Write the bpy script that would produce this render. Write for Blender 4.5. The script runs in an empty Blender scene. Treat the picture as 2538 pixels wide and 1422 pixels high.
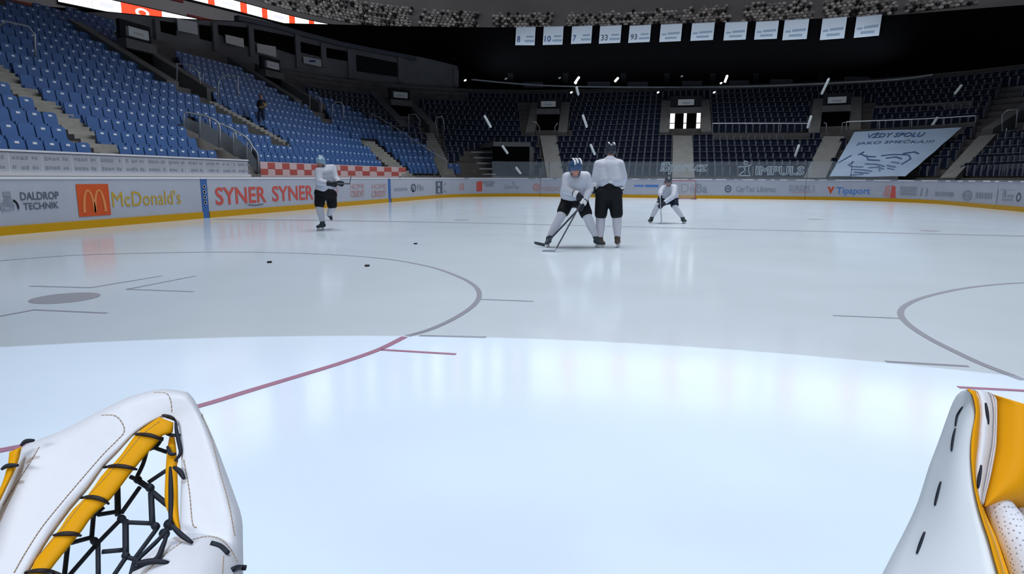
import bpy, bmesh, math, random
import numpy as np
from mathutils import Vector, Matrix
from mathutils.bvhtree import BVHTree
random.seed(7)
C = bpy.context.scene.collection
SC = bpy.context.scene
# ------------------------------------------------------------------ camera
F, CAM, PSI, PIT, ROLL = 1553.63, np.array([-0.1097, -0.5194, 1.3315]), .241397, .172803, .0048064
def ray(x, y):
    cr, sr = math.cos(ROLL), math.sin(ROLL)
    x = x-1269; y = y-711
    xr = x*cr+y*sr; yr = -x*sr+y*cr
    r = xr/F; u = -yr/F; d = 1.0
    cp, sp = math.cos(PIT), math.sin(PIT)
    d2 = d*cp+u*sp; u2 = u*cp-d*sp
    c, s = math.cos(PSI), math.sin(PSI)
    return np.array([r*c-d2*s, r*s+d2*c, u2])
def proj(P):
    X, Y, u = P[0]-CAM[0], P[1]-CAM[1], P[2]-CAM[2]
    c, s = math.cos(PSI), math.sin(PSI)
    r = X*c+Y*s; d = Y*c-X*s
    cp, sp = math.cos(PIT), math.sin(PIT)
    d2 = d*cp-u*sp; u2 = u*cp+d*sp
    if d2 < .01: return -9e3, -9e3, d2
    x = F*r/d2; y = -F*u2/d2
    cr, sr = math.cos(ROLL), math.sin(ROLL)
    return 1269+x*cr-y*sr, 711+x*sr+y*cr, d2
def atX(x, y, X): d = ray(x, y); return CAM+d*(X-CAM[0])/d[0]
def atY(x, y, Y): d = ray(x, y); return CAM+d*(Y-CAM[1])/d[1]
def atZ(x, y, Z=0.0): d = ray(x, y); return CAM+d*(Z-CAM[2])/d[2]
def atD(x, y, dep): return CAM+ray(x, y)*dep      # dep along the view axis
f0 = ray(1269, 711); rt = ray(1270, 711)-f0; rt /= np.linalg.norm(rt)
up = ray(1269, 710)-f0; up /= np.linalg.norm(up); fw = f0/np.linalg.norm(f0)
cd = bpy.data.cameras.new('camera'); co = bpy.data.objects.new('camera', cd); C.objects.link(co)
cd.sensor_width = 36; cd.lens = F/2538*36; cd.clip_end = 400; cd.clip_start = .05
co.matrix_world = Matrix(((rt[0], up[0], -fw[0], CAM[0]), (rt[1], up[1], -fw[1], CAM[1]), (rt[2], up[2], -fw[2], CAM[2]), (0, 0, 0, 1)))
SC.camera = co
# ------------------------------------------------------------------ light
vs = SC.view_settings
vs.view_transform = 'Standard'; vs.look = 'None'; vs.gamma = 1; vs.exposure = 0
w = bpy.data.worlds.new('world'); SC.world = w; w.use_nodes = True
w.node_tree.nodes['Background'].inputs[0].default_value = (.6, .7, .9, 1)
w.node_tree.nodes['Background'].inputs[1].default_value = .05
def area(name, loc, sx, sy, power, spread, col, target=None):
    l = bpy.data.lights.new(name, 'AREA'); l.shape = 'RECTANGLE'; l.size = sx; l.size_y = sy
    l.energy = power; l.spread = math.radians(spread); l.color = col
    o = bpy.data.objects.new(name, l); C.objects.link(o); o.location = loc
    if target is not None: o.rotation_euler = (Vector(target)-Vector(loc)).to_track_quat('-Z', 'Y').to_euler()
    return o
def spot(name, loc, target, power, size, blend, col, r=.02):
    l = bpy.data.lights.new(name, 'SPOT'); l.energy = power; l.spot_size = math.radians(size); l.spot_blend = blend
    l.color = col; l.shadow_soft_size = r
    o = bpy.data.objects.new(name, l); C.objects.link(o); o.location = loc
    o.rotation_euler = (Vector(target)-Vector(loc)).to_track_quat('-Z', 'Y').to_euler()
    return o
area('rink_floodlights', (1, 26, 24), 24, 45, 5000, 66, (.95, .97, 1))
spot('near_ice_added_spot', (.12, -6, 34), (.12, -6, 0), 23000, 2*math.degrees(math.atan(10.56/34)), 0, (.66, .80, 1))  # added spot gives the near ice its brighter, hard-edged circle
area('glove_fill_light', (0, -8, 6), 6, 1, 100, 70, (.95, .97, 1), (0, 2, 1))  # unseen fill added behind the camera to brighten the gloves
area('left_stand_fill', (-7, 22, 10), 36, 3, 410, 64, (.9, .95, 1), (-18.5, 22, 2.2))  # extra area light added to lift the left seats
area('outer_wall_fill', (-28, 52, 30), 30, 4, 1500, 110, (1, 1, 1), (-54, 66, 17))  # added to brighten the left part of the outer wall
area('banner_fill', (0, 58.6, 11.3), 34, .3, 460, 150, (.85, .92, 1), (0, 60.8, 14.5))  # unseen strip added below the banners to brighten them
area('upper_deck_light', (0, 75, 40), 120, 10, 2700, 120, (1, 1, 1), (0, 112, 26))
# ------------------------------------------------------------------ materials
def mat(name, col, rough=.6, metal=0, spec=.3, emit=None, es=1, noise=0, nscale=8, bump=0, bscale=40):
    m = bpy.data.materials.new(name); m.use_nodes = True
    nt = m.node_tree; b = nt.nodes['Principled BSDF']
    b.inputs['Base Color'].default_value = (*col, 1); b.inputs['Roughness'].default_value = rough
    b.inputs['Metallic'].default_value = metal; b.inputs['Specular IOR Level'].default_value = spec
    if emit: b.inputs['Emission Color'].default_value = (*emit, 1); b.inputs['Emission Strength'].default_value = es
    if noise or bump:
        tc = nt.nodes.new('ShaderNodeTexCoord')
    if noise:
        n = nt.nodes.new('ShaderNodeTexNoise'); n.inputs['Scale'].default_value = nscale; n.inputs['Detail'].default_value = 5
        nt.links.new(tc.outputs['Object'], n.inputs['Vector'])
        r = nt.nodes.new('ShaderNodeValToRGB')
        r.color_ramp.elements[0].color = (*[c*(1-noise) for c in col], 1); r.color_ramp.elements[1].color = (*[min(1, c*(1+noise)) for c in col], 1)
        r.color_ramp.elements[0].position = .3; r.color_ramp.elements[1].position = .7
        nt.links.new(n.outputs['Fac'], r.inputs['Fac']); nt.links.new(r.outputs['Color'], b.inputs['Base Color'])
    if bump:
        n2 = nt.nodes.new('ShaderNodeTexNoise'); n2.inputs['Scale'].default_value = bscale
        nt.links.new(tc.outputs['Object'], n2.inputs['Vector'])
        bp = nt.nodes.new('ShaderNodeBump'); bp.inputs['Strength'].default_value = bump; bp.inputs['Distance'].default_value = .02
        nt.links.new(n2.outputs['Fac'], bp.inputs['Height']); nt.links.new(bp.outputs['Normal'], b.inputs['Normal'])
    return m
M = {}
M['ice'] = mat('ice', (.66, .76, .86), .13, spec=.22, noise=.035, nscale=.6, bump=.006, bscale=3)
M['line_grey'] = mat('line_grey', (.31, .33, .39), .3, spec=.1)
M['line_red'] = mat('line_red', (.34, .17, .24), .3, spec=.1)
M['board'] = mat('board_white', (.43, .46, .54), .35, noise=.03, nscale=2)
M['rail'] = mat('rail_white', (.72, .74, .80), .4)
M['kick'] = mat('kick_yellow', (.58, .31, .0), .4)
M['blue'] = mat('strip_blue', (.05, .14, .38), .4)
M['ink'] = mat('ink_grey', (.10, .13, .17), .5)
M['inkl'] = mat('ink_pale', (.27, .30, .36), .5)
M['red'] = mat('ad_red', (.60, .10, .08), .5)
M['orange'] = mat('ad_orange', (.62, .09, .02), .5)
M['gold'] = mat('ad_gold', (.55, .36, .04), .5)
M['arch'] = mat('ad_arch', (.75, .27, .09), .5)
M['adblue'] = mat('ad_blue', (.08, .22, .58), .5)
M['redpale'] = mat('ad_palered', (.50, .28, .28), .5)
M['pinkw'] = mat('ad_pinkwhite', (.62, .48, .50), .5)
M['check'] = mat('check_red', (.45, .10, .09), .5)
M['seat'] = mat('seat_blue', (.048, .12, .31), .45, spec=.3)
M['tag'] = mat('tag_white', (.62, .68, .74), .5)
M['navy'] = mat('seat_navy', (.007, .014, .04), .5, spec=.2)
M['frame'] = mat('seat_frame', (.26, .28, .33), .5)
M['post'] = mat('post_grey', (.10, .11, .14), .5)
M['conc'] = mat('concrete', (.17, .16, .155), .85, noise=.15, nscale=1.5)
M['concd'] = mat('concrete_dark', (.035, .04, .055), .85, noise=.2, nscale=1.5)
M['stair'] = mat('stair_concrete', (.30, .29, .27), .8, noise=.15, nscale=2)
M['ramp'] = mat('ramp_concrete', (.175, .18, .175), .85, noise=.12, nscale=2)
M['portal'] = mat('portal_concrete', (.12, .12, .12), .8, noise=.12, nscale=1)
M['black'] = mat('black', (.004, .004, .005), .9, spec=.05)
M['dark'] = mat('dark', (.02, .021, .025), .8, spec=.1)
M['suite'] = mat('suite_grey', (.20, .20, .21), .8, noise=.1, nscale=1)
M['steel'] = mat('steel', (.42, .45, .48), .4, metal=.4)
M['sign'] = mat('sign_white', (.62, .63, .64), .5)
M['cloth'] = mat('banner_cloth', (.62, .70, .80), .8)
M['flagb'] = mat('flag_cloth', (.31, .42, .57), .85, noise=.06, nscale=1)
M['inkb'] = mat('ink_blue', (.05, .11, .26), .6)
M['upper'] = mat('upper_concrete', (.19, .19, .205), .85, noise=.1, nscale=.15)
M['dred'] = mat('upper_red', (.12, .012, .012), .7)
M['ledw'] = mat('led_white', (.8, .8, .8), .5, emit=(1, 1, 1), es=1.6)
M['ledr'] = mat('led_red', (.8, .1, .05), .5, emit=(1, .045, .012), es=1.4)
M['ledp'] = mat('led_pink', (.8, .6, .6), .5, emit=(1, .72, .66), es=1.2)
M['ledg'] = mat('led_grey', (.6, .6, .65), .5, emit=(.7, .72, .8), es=1.0)
M['ledW'] = mat('led_bright_white', (.8, .8, .8), .5, emit=(.95, .98, 1), es=5.0)
M['ledR'] = mat('led_bright_pink', (.8, .4, .4), .5, emit=(1, .34, .42), es=4.0)
M['lamp'] = mat('white_glow', (1, 1, 1), .5, emit=(1, 1, 1), es=1.3)  # glow for the window strips and the stand-in glass reflections
M['tube'] = mat('reflection_pale', (.45, .5, .54), .5, emit=(.8, .9, 1), es=.10)  # weak glow stands in for pale reflections in glass
M['jersey'] = mat('jersey_white', (.50, .53, .62), .85, bump=.25, bscale=14)
M['pants'] = mat('pants_black', (.006, .007, .010), .7, spec=.2)
M['pantsb'] = mat('pants_navy', (.010, .016, .035), .7, spec=.2)
M['sock'] = mat('sock_white', (.52, .53, .60), .9)
M['boot'] = mat('boot_dark', (.03, .042, .055), .5)
M['bootbrown'] = mat('boot_brown', (.07, .05, .04), .5)
M['white'] = mat('plastic_white', (.66, .68, .72), .4)
M['helmetb'] = mat('helmet_blue', (.03, .075, .17), .3)
M['helmetl'] = mat('helmet_pale', (.22, .36, .47), .3)
M['helmetd'] = mat('helmet_dark', (.025, .035, .05), .3)
M['skin'] = mat('skin', (.42, .20, .16), .6)
M['skind'] = mat('skin_shaded', (.30, .17, .14), .6)
M['glovek'] = mat('glove_black', (.012, .015, .025), .6)
M['shaft'] = mat('shaft_dark', (.05, .06, .075), .45)
M['blade'] = mat('blade_white', (.34, .36, .43), .6)
M['eye'] = mat('eye_dark', (.02, .015, .015), .3)
M['jeans'] = mat('jeans', (.02, .035, .08), .8)
M['jacket'] = mat('jacket_dark', (.018, .02, .022), .8)
M['ochre'] = mat('ochre', (.20, .15, .09), .8)
M['leather'] = mat('leather_white', (.66, .67, .71), .45, noise=.03, nscale=12, bump=.05, bscale=60)
M['leatherw'] = mat('leather_brightwhite', (.70, .74, .77), .5, noise=.02, nscale=12)
M['trim'] = mat('trim_yellow', (.68, .31, .001), .6, spec=.15)
M['board_y'] = mat('blocker_yellow', (.70, .30, .001), .6, spec=.15)
M['lace'] = mat('lace_black', (.008, .012, .022), .6)
M['laceb'] = mat('lace_brownblack', (.018, .012, .012), .6)
M['thread'] = mat('thread_tan', (.36, .27, .18), .8)
M['piping'] = mat('piping_cream', (.70, .60, .55), .6)
M['puck'] = mat('puck_black', (.03, .03, .035), .7)
M['goalred'] = mat('goal_red', (.30, .12, .13), .5)
M['net'] = mat('net_white', (.55, .52, .56), .8)
CW = [mat('shirt_white', (.48, .48, .48), .9), mat('shirt_grey', (.26, .26, .26), .9), mat('shirt_black', (.01, .01, .012), .9), mat('shirt_dim', (.34, .34, .35), .9)]
CSK = mat('crowd_skin', (.20, .17, .16), .9)
# perforated palm fabric
m = mat('palm_mesh', (.62, .64, .70), .7); nt = m.node_tree
tc = nt.nodes.new('ShaderNodeTexCoord'); vo = nt.nodes.new('ShaderNodeTexVoronoi'); vo.inputs['Scale'].default_value = 260; vo.inputs['Randomness'].default_value = .15
rp = nt.nodes.new('ShaderNodeValToRGB'); rp.color_ramp.elements[0].color = (.22, .24, .28, 1); rp.color_ramp.elements[1].color = (.64, .66, .72, 1)
rp.color_ramp.elements[0].position = .18; rp.color_ramp.elements[1].position = .34
nt.links.new(tc.outputs['Object'], vo.inputs['Vector']); nt.links.new(vo.outputs['Distance'], rp.inputs['Fac']); nt.links.new(rp.outputs['Color'], nt.nodes['Principled BSDF'].inputs['Base Color'])
M['palm'] = m
# protective glass: clear with a slight haze
m = bpy.data.materials.new('rink_glass'); m.use_nodes = True; nt = m.node_tree; nt.nodes.clear()
out = nt.nodes.new('ShaderNodeOutputMaterial'); tr = nt.nodes.new('ShaderNodeBsdfTransparent'); df = nt.nodes.new('ShaderNodeBsdfDiffuse'); gl = nt.nodes.new('ShaderNodeBsdfGlossy')
df.inputs[0].default_value = (.5, .6, .7, 1); gl.inputs['Roughness'].default_value = .03
m1 = nt.nodes.new('ShaderNodeMixShader'); m1.inputs[0].default_value = .10; m2 = nt.nodes.new('ShaderNodeMixShader'); m2.inputs[0].default_value = .03
nt.links.new(tr.outputs[0], m1.inputs[1]); nt.links.new(df.outputs[0], m1.inputs[2]); nt.links.new(m1.outputs[0], m2.inputs[1]); nt.links.new(gl.outputs[0], m2.inputs[2]); nt.links.new(m2.outputs[0], out.inputs[0])
M['glass'] = m
# ------------------------------------------------------------------ helpers
def tag(o, label=None, cat=None, group=None, kind=None):
    if label: o['label'] = label
    if cat: o['category'] = cat
    if group: o['group'] = group
    if kind: o['kind'] = kind
    return o
def thing(name, label, cat, loc=(0, 0, 0), group=None):
    o = bpy.data.objects.new(name, None); C.objects.link(o); o.location = loc; o.empty_display_size = .1
    return tag(o, label, cat, group)
class G:
    def __init__(s): s.v = []; s.f = []; s.m = []
    def add(s, vs_, fs, mi=0):
        b = len(s.v); s.v.extend([tuple(map(float, p)) for p in vs_]); s.f.extend([tuple(b+i for i in f) for f in fs]); s.m.extend([mi]*len(fs)); return s
    def hexa(s, p, mi=0):   # 8 pts: bottom 4 ccw, top 4 ccw
        return s.add(p, [(3, 2, 1, 0), (4, 5, 6, 7), (0, 1, 5, 4), (1, 2, 6, 5), (2, 3, 7, 6), (3, 0, 4, 7)], mi)
    def box(s, c, sz, mi=0, rot=None):
        x, y, z = [a/2 for a in sz]
        P = [Vector(q) for q in [(-x, -y, -z), (x, -y, -z), (x, y, -z), (-x, y, -z), (-x, -y, z), (x, -y, z), (x, y, z), (-x, y, z)]]
        if rot is not None: P = [rot @ q for q in P]
        return s.hexa([q+Vector(c) for q in P], mi)
    def tube(s, pts, r, n=8, mi=0, closed=False, flat=1.0):
        pts = [Vector(p) for p in pts]; k = len(pts)
        rs = r if hasattr(r, '__len__') else [r]*k
        rings = []; prev = None
        for i in range(k):
            a = pts[(i-1) % k] if (closed or i > 0) else pts[i]; b = pts[(i+1) % k] if (closed or i < k-1) else pts[i]
            t = (b-a).normalized()
            if prev is None:
                h = Vector((0, 0, 1)) if abs(t.z) < .9 else Vector((1, 0, 0)); u = t.cross(h).normalized()
            else:
                u = (prev-t*prev.dot(t))
                u = u.normalized() if u.length > 1e-6 else t.orthogonal().normalized()
            prev = u; w_ = t.cross(u)
            rings.append([pts[i]+u*(rs[i]*math.cos(2*math.pi*j/n))+w_*(rs[i]*flat*math.sin(2*math.pi*j/n)) for j in range(n)])
        vs_ = [p for R in rings for p in R]; fs = []
        for i in range(k if closed else k-1):
            for j in range(n):
                a = i*n+j; b = i*n+(j+1) % n; c2 = ((i+1) % k)*n+(j+1) % n; d2 = ((i+1) % k)*n+j
                fs.append((a, b, c2, d2))
        if not closed: fs += [tuple(range(n-1, -1, -1)), tuple((k-1)*n+j for j in range(n))]
        return s.add(vs_, fs, mi)
    def ball(s, c, r, mi=0, nu=10, nv=7, rot=None):
        r = Vector(r) if hasattr(r, '__len__') else Vector((r, r, r)); c = Vector(c); vs_ = [];
        for i in range(nv+1):
            th = math.pi*i/nv
            for j in range(nu):
                ph = 2*math.pi*j/nu
                p = Vector((r.x*math.sin(th)*math.cos(ph), r.y*math.sin(th)*math.sin(ph), r.z*math.cos(th)))
                if rot is not None: p = rot @ p
                vs_.append(c+p)
        fs = [(i*nu+j, (i+1)*nu+j, (i+1)*nu+(j+1) % nu, i*nu+(j+1) % nu) for i in range(nv) for j in range(nu)]
        return s.add(vs_, fs, mi)
    def prism(s, poly, ex, mi=0):   # planar polygon list of 3d points, extruded by vector ex
        n = len(poly); P = [Vector(p) for p in poly]; Q = [p+Vector(ex) for p in P]
        return s.add(P+Q, [tuple(range(n-1, -1, -1)), tuple(range(n, 2*n))]+[(i, (i+1) % n, n+(i+1) % n, n+i) for i in range(n)], mi)
    def loft(s, A, B, th, mi=0, dirv=None, m=1):  # strip between polylines A and B with thickness along dirv (toward back)
        A = [Vector(p) for p in A]; B = [Vector(p) for p in B]; n = len(A); d = Vector(dirv)*th
        vs_ = []
        for i in range(n): vs_ += [A[i], B[i], B[i]+d, A[i]+d]
        fs = []
        for i in range(n-1):
            for j in range(4):
                fs.append((4*i+j, 4*i+(j+1) % 4, 4*i+4+(j+1) % 4, 4*i+4+j))
        fs += [(3, 2, 1, 0), (4*n-4, 4*n-3, 4*n-2, 4*n-1)]
        return s.add(vs_, fs, mi)
    def mesh(s, name):
        me = bpy.data.meshes.new(name); me.from_pydata(s.v, [], s.f); me.update()
        bm = bmesh.new(); bm.from_mesh(me); bmesh.ops.recalc_face_normals(bm, faces=bm.faces); bm.to_mesh(me); bm.free()
        return me
    def build(s, name, mats, parent=None, smooth=False, angle=None):
        me = s.mesh(name)
        for m_ in (mats if isinstance(mats, (list, tuple)) else [mats]): me.materials.append(m_)
        if len(set(s.m)) > 1 or (s.m and s.m[0]): me.polygons.foreach_set('material_index', s.m)
        if smooth: me.polygons.foreach_set('use_smooth', [True]*len(me.polygons))
        return link(name, me, parent)
def link(name, me, parent=None):
    o = bpy.data.objects.new(name, me); C.objects.link(o)
    if parent is not None:
        o.parent = parent; L = Vector((0, 0, 0)); p = parent
        while p is not None: L += p.location; p = p.parent
        o.location = -L      # geometry is given in world coordinates
    return o
def evalmesh(o):
    dg = bpy.context.evaluated_depsgraph_get(); dg.update()
    return bpy.data.meshes.new_from_object(o.evaluated_get(dg))
_tc = {}
def text_geo(body, ext=0.0):
    if body in _tc: return _tc[body]
    cu = bpy.data.curves.new('t', 'FONT'); cu.body = body; cu.size = 1; cu.resolution_u = 3; cu.offset = 0 if 'M' in body else .018
    o = bpy.data.objects.new('t', cu); C.objects.link(o)
    me = evalmesh(o); V_ = np.array([v.co[:2] for v in me.vertices]); Fs = [tuple(p.vertices) for p in me.polygons]
    bpy.data.objects.remove(o); bpy.data.meshes.remove(me)
    lo, hi = V_.min(0), V_.max(0); _tc[body] = ((V_-lo)/(hi-lo), Fs, (hi-lo)[0]/(hi-lo)[1]); return _tc[body]
def text_on(g, body, P, mi=0, ex=None):
    V_, Fs, asp = text_geo(body)
    n = len(V_); vs_ = [P(u, v) for u, v in V_]
    g.add(vs_, Fs, mi)
    if ex is not None:   # give the letters a little relief
        g.add([Vector(p)-Vector(ex) for p in vs_], Fs, mi)
def rect(p0, p1, off=(0, 0, 0)):     # P(u,v) on vertical plane between two corner points (bottom-left, top-right)
    p0 = np.array(p0)+off; p1 = np.array(p1)+off
    return lambda u, v: (p0[0]+(p1[0]-p0[0])*u, p0[1]+(p1[1]-p0[1])*u, p0[2]+(p1[2]-p0[2])*v)
def poly_on(g, pts, P, mi=0):
    g.add([P(u, v) for u, v in pts], [tuple(range(len(pts)))], mi)
def stroke(pts, w_):     # 2d polyline -> list of quads
    Q = []
    for (a, b), (c2, d2) in zip(pts[:-1], pts[1:]):
        L = math.hypot(c2-a, d2-b) or 1; nx, ny = -(d2-b)/L*w_/2, (c2-a)/L*w_/2; ex_, ey = (c2-a)/L*w_*.3, (d2-b)/L*w_*.3
        Q.append([(a+nx-ex_, b+ny-ey), (a-nx-ex_, b-ny-ey), (c2-nx+ex_, d2-ny+ey), (c2+nx+ex_, d2+ny+ey)])
    return Q
def arc2(cx, cy, rx, ry, a0, a1, n=14): return [(cx+rx*math.cos(math.radians(a0+(a1-a0)*i/n)), cy+ry*math.sin(math.radians(a0+(a1-a0)*i/n))) for i in range(n+1)]
# bowl path: left side, far-left corner, far end, far-right corner, right side; d = distance behind the boards
HW, YC, XC, RC, YE = 14.5, 38.0, 8.5, 6.0, 44.0
def path(kind, t, d):
    """kind L: t=Y ; CL: t=deg 180..90 ; E: t=X ; CR: t=deg 90..0 ; R: t=Y  -> (x, y), outward normal"""
    if kind == 'L': return (-HW-d, t), (-1, 0)
    if kind == 'R': return (HW+d, t), (1, 0)
    if kind == 'E': return (t, YE+d), (0, 1)
    a = math.radians(t); cx = -XC if kind == 'CL' else XC
    return (cx+(RC+d)*math.cos(a), YC+(RC+d)*math.sin(a)), (math.cos(a), math.sin(a))
def zs(d): return 1.44+.56*(d-1.5)
def run(d, y0=-6, n=14, y1=None):   # sample the whole path at offset d
    P = [path('L', y, d) for y in np.linspace(y0, YC, 8)]
    P += [path('CL', a, d) for a in np.linspace(180, 90, n)[1:]]
    P += [path('E', x, d) for x in np.linspace(-XC, XC, 6)[1:]]
    P += [path('CR', a, d) for a in np.linspace(90, 0, n)[1:]]
    P += [path('R', y, d) for y in np.linspace(YC, y1 if y1 is not None else y0, 8)[1:]]
    return P
def sweep(g, prof, mi=0, y0=-6, y1=None, n=14, cap=True):   # prof: list of (d,z) closed polygon swept along the path
    R_ = [[(*p[0], z) for p in run(d, y0, n, y1)] for d, z in prof]
    k = len(prof); L_ = len(R_[0]); vs_ = [R_[j][i] for i in range(L_) for j in range(k)]
    fs = [(i*k+j, i*k+(j+1) % k, (i+1)*k+(j+1) % k, (i+1)*k+j) for i in range(L_-1) for j in range(k)]
    fs += [tuple(range(k)), tuple((L_-1)*k+j for j in range(k-1, -1, -1))]
    g.add(vs_, fs, mi)
#SECTION-SETTING
# ------------------------------------------------------------------ setting
def onpath(x, y, d, lo=5.0, hi=160.0):   # where the sight line meets the vertical surface standing d behind the boards
    rr = ray(x, y)
    def out(t):
        p = CAM+rr*t
        X, Y = abs(p[0]), p[1]
        if Y <= YC: return X-HW-d
        if X <= XC: return Y-YE-d
        return math.hypot(X-XC, Y-YC)-RC-d
    for _ in range(60):
        m_ = (lo+hi)/2
        if out(m_) > 0: hi = m_
        else: lo = m_
    return CAM+rr*lo
def ptt(P):     # path kind and parameter of a point
    X, Y = P[0], P[1]
    if Y <= YC: return ('L' if X < 0 else 'R', Y)
    if abs(X) <= XC: return ('E', X)
    return ('CL' if X < 0 else 'CR', math.degrees(math.atan2(Y-YC, X-math.copysign(XC, X))))
def nrm(P): return np.array([*path(*ptt(P), 0)[1], 0.0])
g = G(); g.prism([(*p[0], -.12) for p in run(.25, -9)], (0, 0, .12)); g.build('floor', M['ice']); tag(bpy.data.objects['floor'], kind='structure')
g = G(); g.box((0, 40, -.3), (400, 400, .1)); tag(g.build('floor_concourse', M['dark']), kind='structure')
RW = .85
def tread(k): return 1.44+.476*k
def rowd(k): return 2.0+RW*k
NR = 18
prof = [(1.5, -.25), (1.5, 1.3), (2.0, 1.3)]
for k in range(NR): prof += [(rowd(k), tread(k)), (rowd(k+1), tread(k))]
prof += [(rowd(NR), -.25)]
g = G(); sweep(g, prof, 0, -6, n=22); o = g.build('floor_terrace', M['conc']); tag(o, kind='structure')
EDGE = [(-900, -60), (0, 8), (200, 22), (450, 46), (700, 57), (1000, 65), (1200, 68), (1300, 67), (1540, 62), (1800, 55), (2180, 40), (2538, 12), (3300, -50)]
def edge_z(X, Y):
    lo, hi = 3.0, 40.0
    for _ in range(50):
        m_ = (lo+hi)/2; q = proj((X, Y, m_)); ye = np.interp(q[0], [e[0] for e in EDGE], [e[1] for e in EDGE])
        if q[2] < .1: return 16.0
        if q[1] < ye: hi = m_
        else: lo = m_
    return lo
WD = 17.9
def wallstrip(name, d, P, z0, ztop, th, mm):
    g = G(); k = []
    for (p, n_) in P:
        z1 = ztop(p); q = (p[0]+n_[0]*th, p[1]+n_[1]*th)
        k.append([(*p, z0), (*q, z0), (*q, z1), (*p, z1)])
    vs_ = [c for K in k for c in K]; fs = []
    for i in range(len(k)-1):
        for j in range(4): fs.append((4*i+j, 4*i+(j+1) % 4, 4*i+4+(j+1) % 4, 4*i+4+j))
    fs += [(3, 2, 1, 0), (4*len(k)-4, 4*len(k)-3, 4*len(k)-2, 4*len(k)-1)]
    g.add(vs_, fs); return tag(g.build(name, mm), kind='structure')
P = [path('L', y, WD) for y in np.linspace(-6, YC, 40)]+[path('CL', a, WD) for a in np.linspace(180, 90, 34)[1:]]+[path('E', x, WD) for x in np.linspace(-XC, XC, 12)[1:]]+[path('CR', a, WD) for a in np.linspace(90, 0, 34)[1:]]
wallstrip('wall_back', WD, P, -.2, lambda p: min(edge_z(*p), 22), .4, M['black'])
# suites along the left and round the corner, set against the back wall
SD = 17.45
cor = [(560, 30), (700, 62), (740, 75), (850, 104), (940, 122), (1030, 139), (1090, 152), (1140, 165), (1200, 180)]
def cornz(X, Y):
    lo, hi = 3.0, 40.0
    for _ in range(50):
        m_ = (lo+hi)/2; q = proj((X, Y, m_)); ye = np.interp(q[0], [e[0] for e in cor], [e[1] for e in cor])
        if q[1] < ye: hi = m_
        else: lo = m_
    return lo
a_end = ptt(onpath(1135, 200, SD))[1]
P = [path('L', y, SD) for y in np.linspace(27, YC, 14)]+[path('CL', a, SD) for a in np.linspace(180, a_end, 26)[1:]]
wallstrip('wall_left', SD, P, 8.5, lambda p: min(edge_z(*p)-.05, cornz(*p)), .42, M['suite'])
P2 = [path('CL', a, SD-.25) for a in np.linspace(170, ptt(onpath(1030, 139, SD))[1], 20)]
g = G(); k = [[(*p, cornz(*p)-.35), (p[0]+n_[0]*.5, p[1]+n_[1]*.5, cornz(*p)-.35), (p[0]+n_[0]*.5, p[1]+n_[1]*.5, cornz(*p)), (*p, cornz(*p))] for p, n_ in P2]
g.add([c for K in k for c in K], [(4*i+j, 4*i+(j+1) % 4, 4*i+4+(j+1) % 4, 4*i+4+j) for i in range(len(k)-1) for j in range(4)]+[(3, 2, 1, 0), (4*len(k)-4, 4*len(k)-3, 4*len(k)-2, 4*len(k)-1)])
tag(g.build('trim_1', M['post']), kind='structure')
def panel_on(g, x0, y0, x1, y1, d, th, mi=0, y0r=None, y1r=None):    # box standing against the surface at d, spanning pixel-measured corners
    y0r = y0 if y0r is None else y0r; y1r = y1 if y1r is None else y1r
    A = onpath(x0, y1, d); B = onpath(x1, y1r, d); zt0 = onpath(x0, y0, d)[2]; zt1 = onpath(x1, y0r, d)[2]
    nA, nB = nrm(A)*th, nrm(B)*th
    g.hexa([A-nA, B-nB, B, A, (*(A-nA)[:2], zt0), (*(B-nB)[:2], zt1), (*B[:2], zt1), (*A[:2], zt0)], mi)
# suite windows (recess boxes), columns and front panels
for i, (x0, y0, x1, y1, y0r, y1r) in enumerate([(395, 52, 436, 78, 58, 88), (495, 62, 528, 96, 66, 104), (540, 62, 618, 84, 70, 118), (628, 72, 730, 102, 92, 136), (746, 104, 798, 130, 116, 142), (806, 118, 862, 142, 128, 152), (884, 136, 984, 176, 156, 190)]):
    g = G(); panel_on(g, x0, y0, x1, y1, SD, .06, 0, y0r, y1r)
    tag(g.build('window_%d' % (i+1), M['black'] if i < 6 else M['dark']), kind='structure')
for i, (x, y0, y1) in enumerate([(388, 50, 110), (532, 58, 125), (622, 66, 140), (738, 82, 168), (801, 108, 166), (868, 122, 195), (992, 140, 205), (1130, 172, 216)]):
    g = G(); panel_on(g, x-6, y0, x+6, y1, SD, .22)
    tag(g.build('trim_%d' % (i+2), M['suite']), kind='structure')
for (x0, y0, x1, y1, y0r, y1r, lab) in [(440, 46, 489, 76, 56, 86, 'pale board on suite front above the second left tunnel'), (559, 86, 604, 106, 96, 118, 'grey board on suite front, left of the widest dark window'), (637, 108, 684, 130, 116, 142, 'grey board under the widest dark suite window'), (752, 140, 796, 156, 148, 166, 'bluish board with dark emblem on suite front')]:
    t = thing('suite_board', lab, 'board'); g = G(); panel_on(g, x0, y0, x1, y1, SD-.23, .05, 0, y0r, y1r); g.build('panel', M['sign'] if 'pale' in lab or 'bluish' in lab else M['steel'], t)
    if 'emblem' in lab:
        g = G(); panel_on(g, 766, 149, 782, 154, SD-.285, .01); g.build('emblem', M['inkb'], t)
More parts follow.
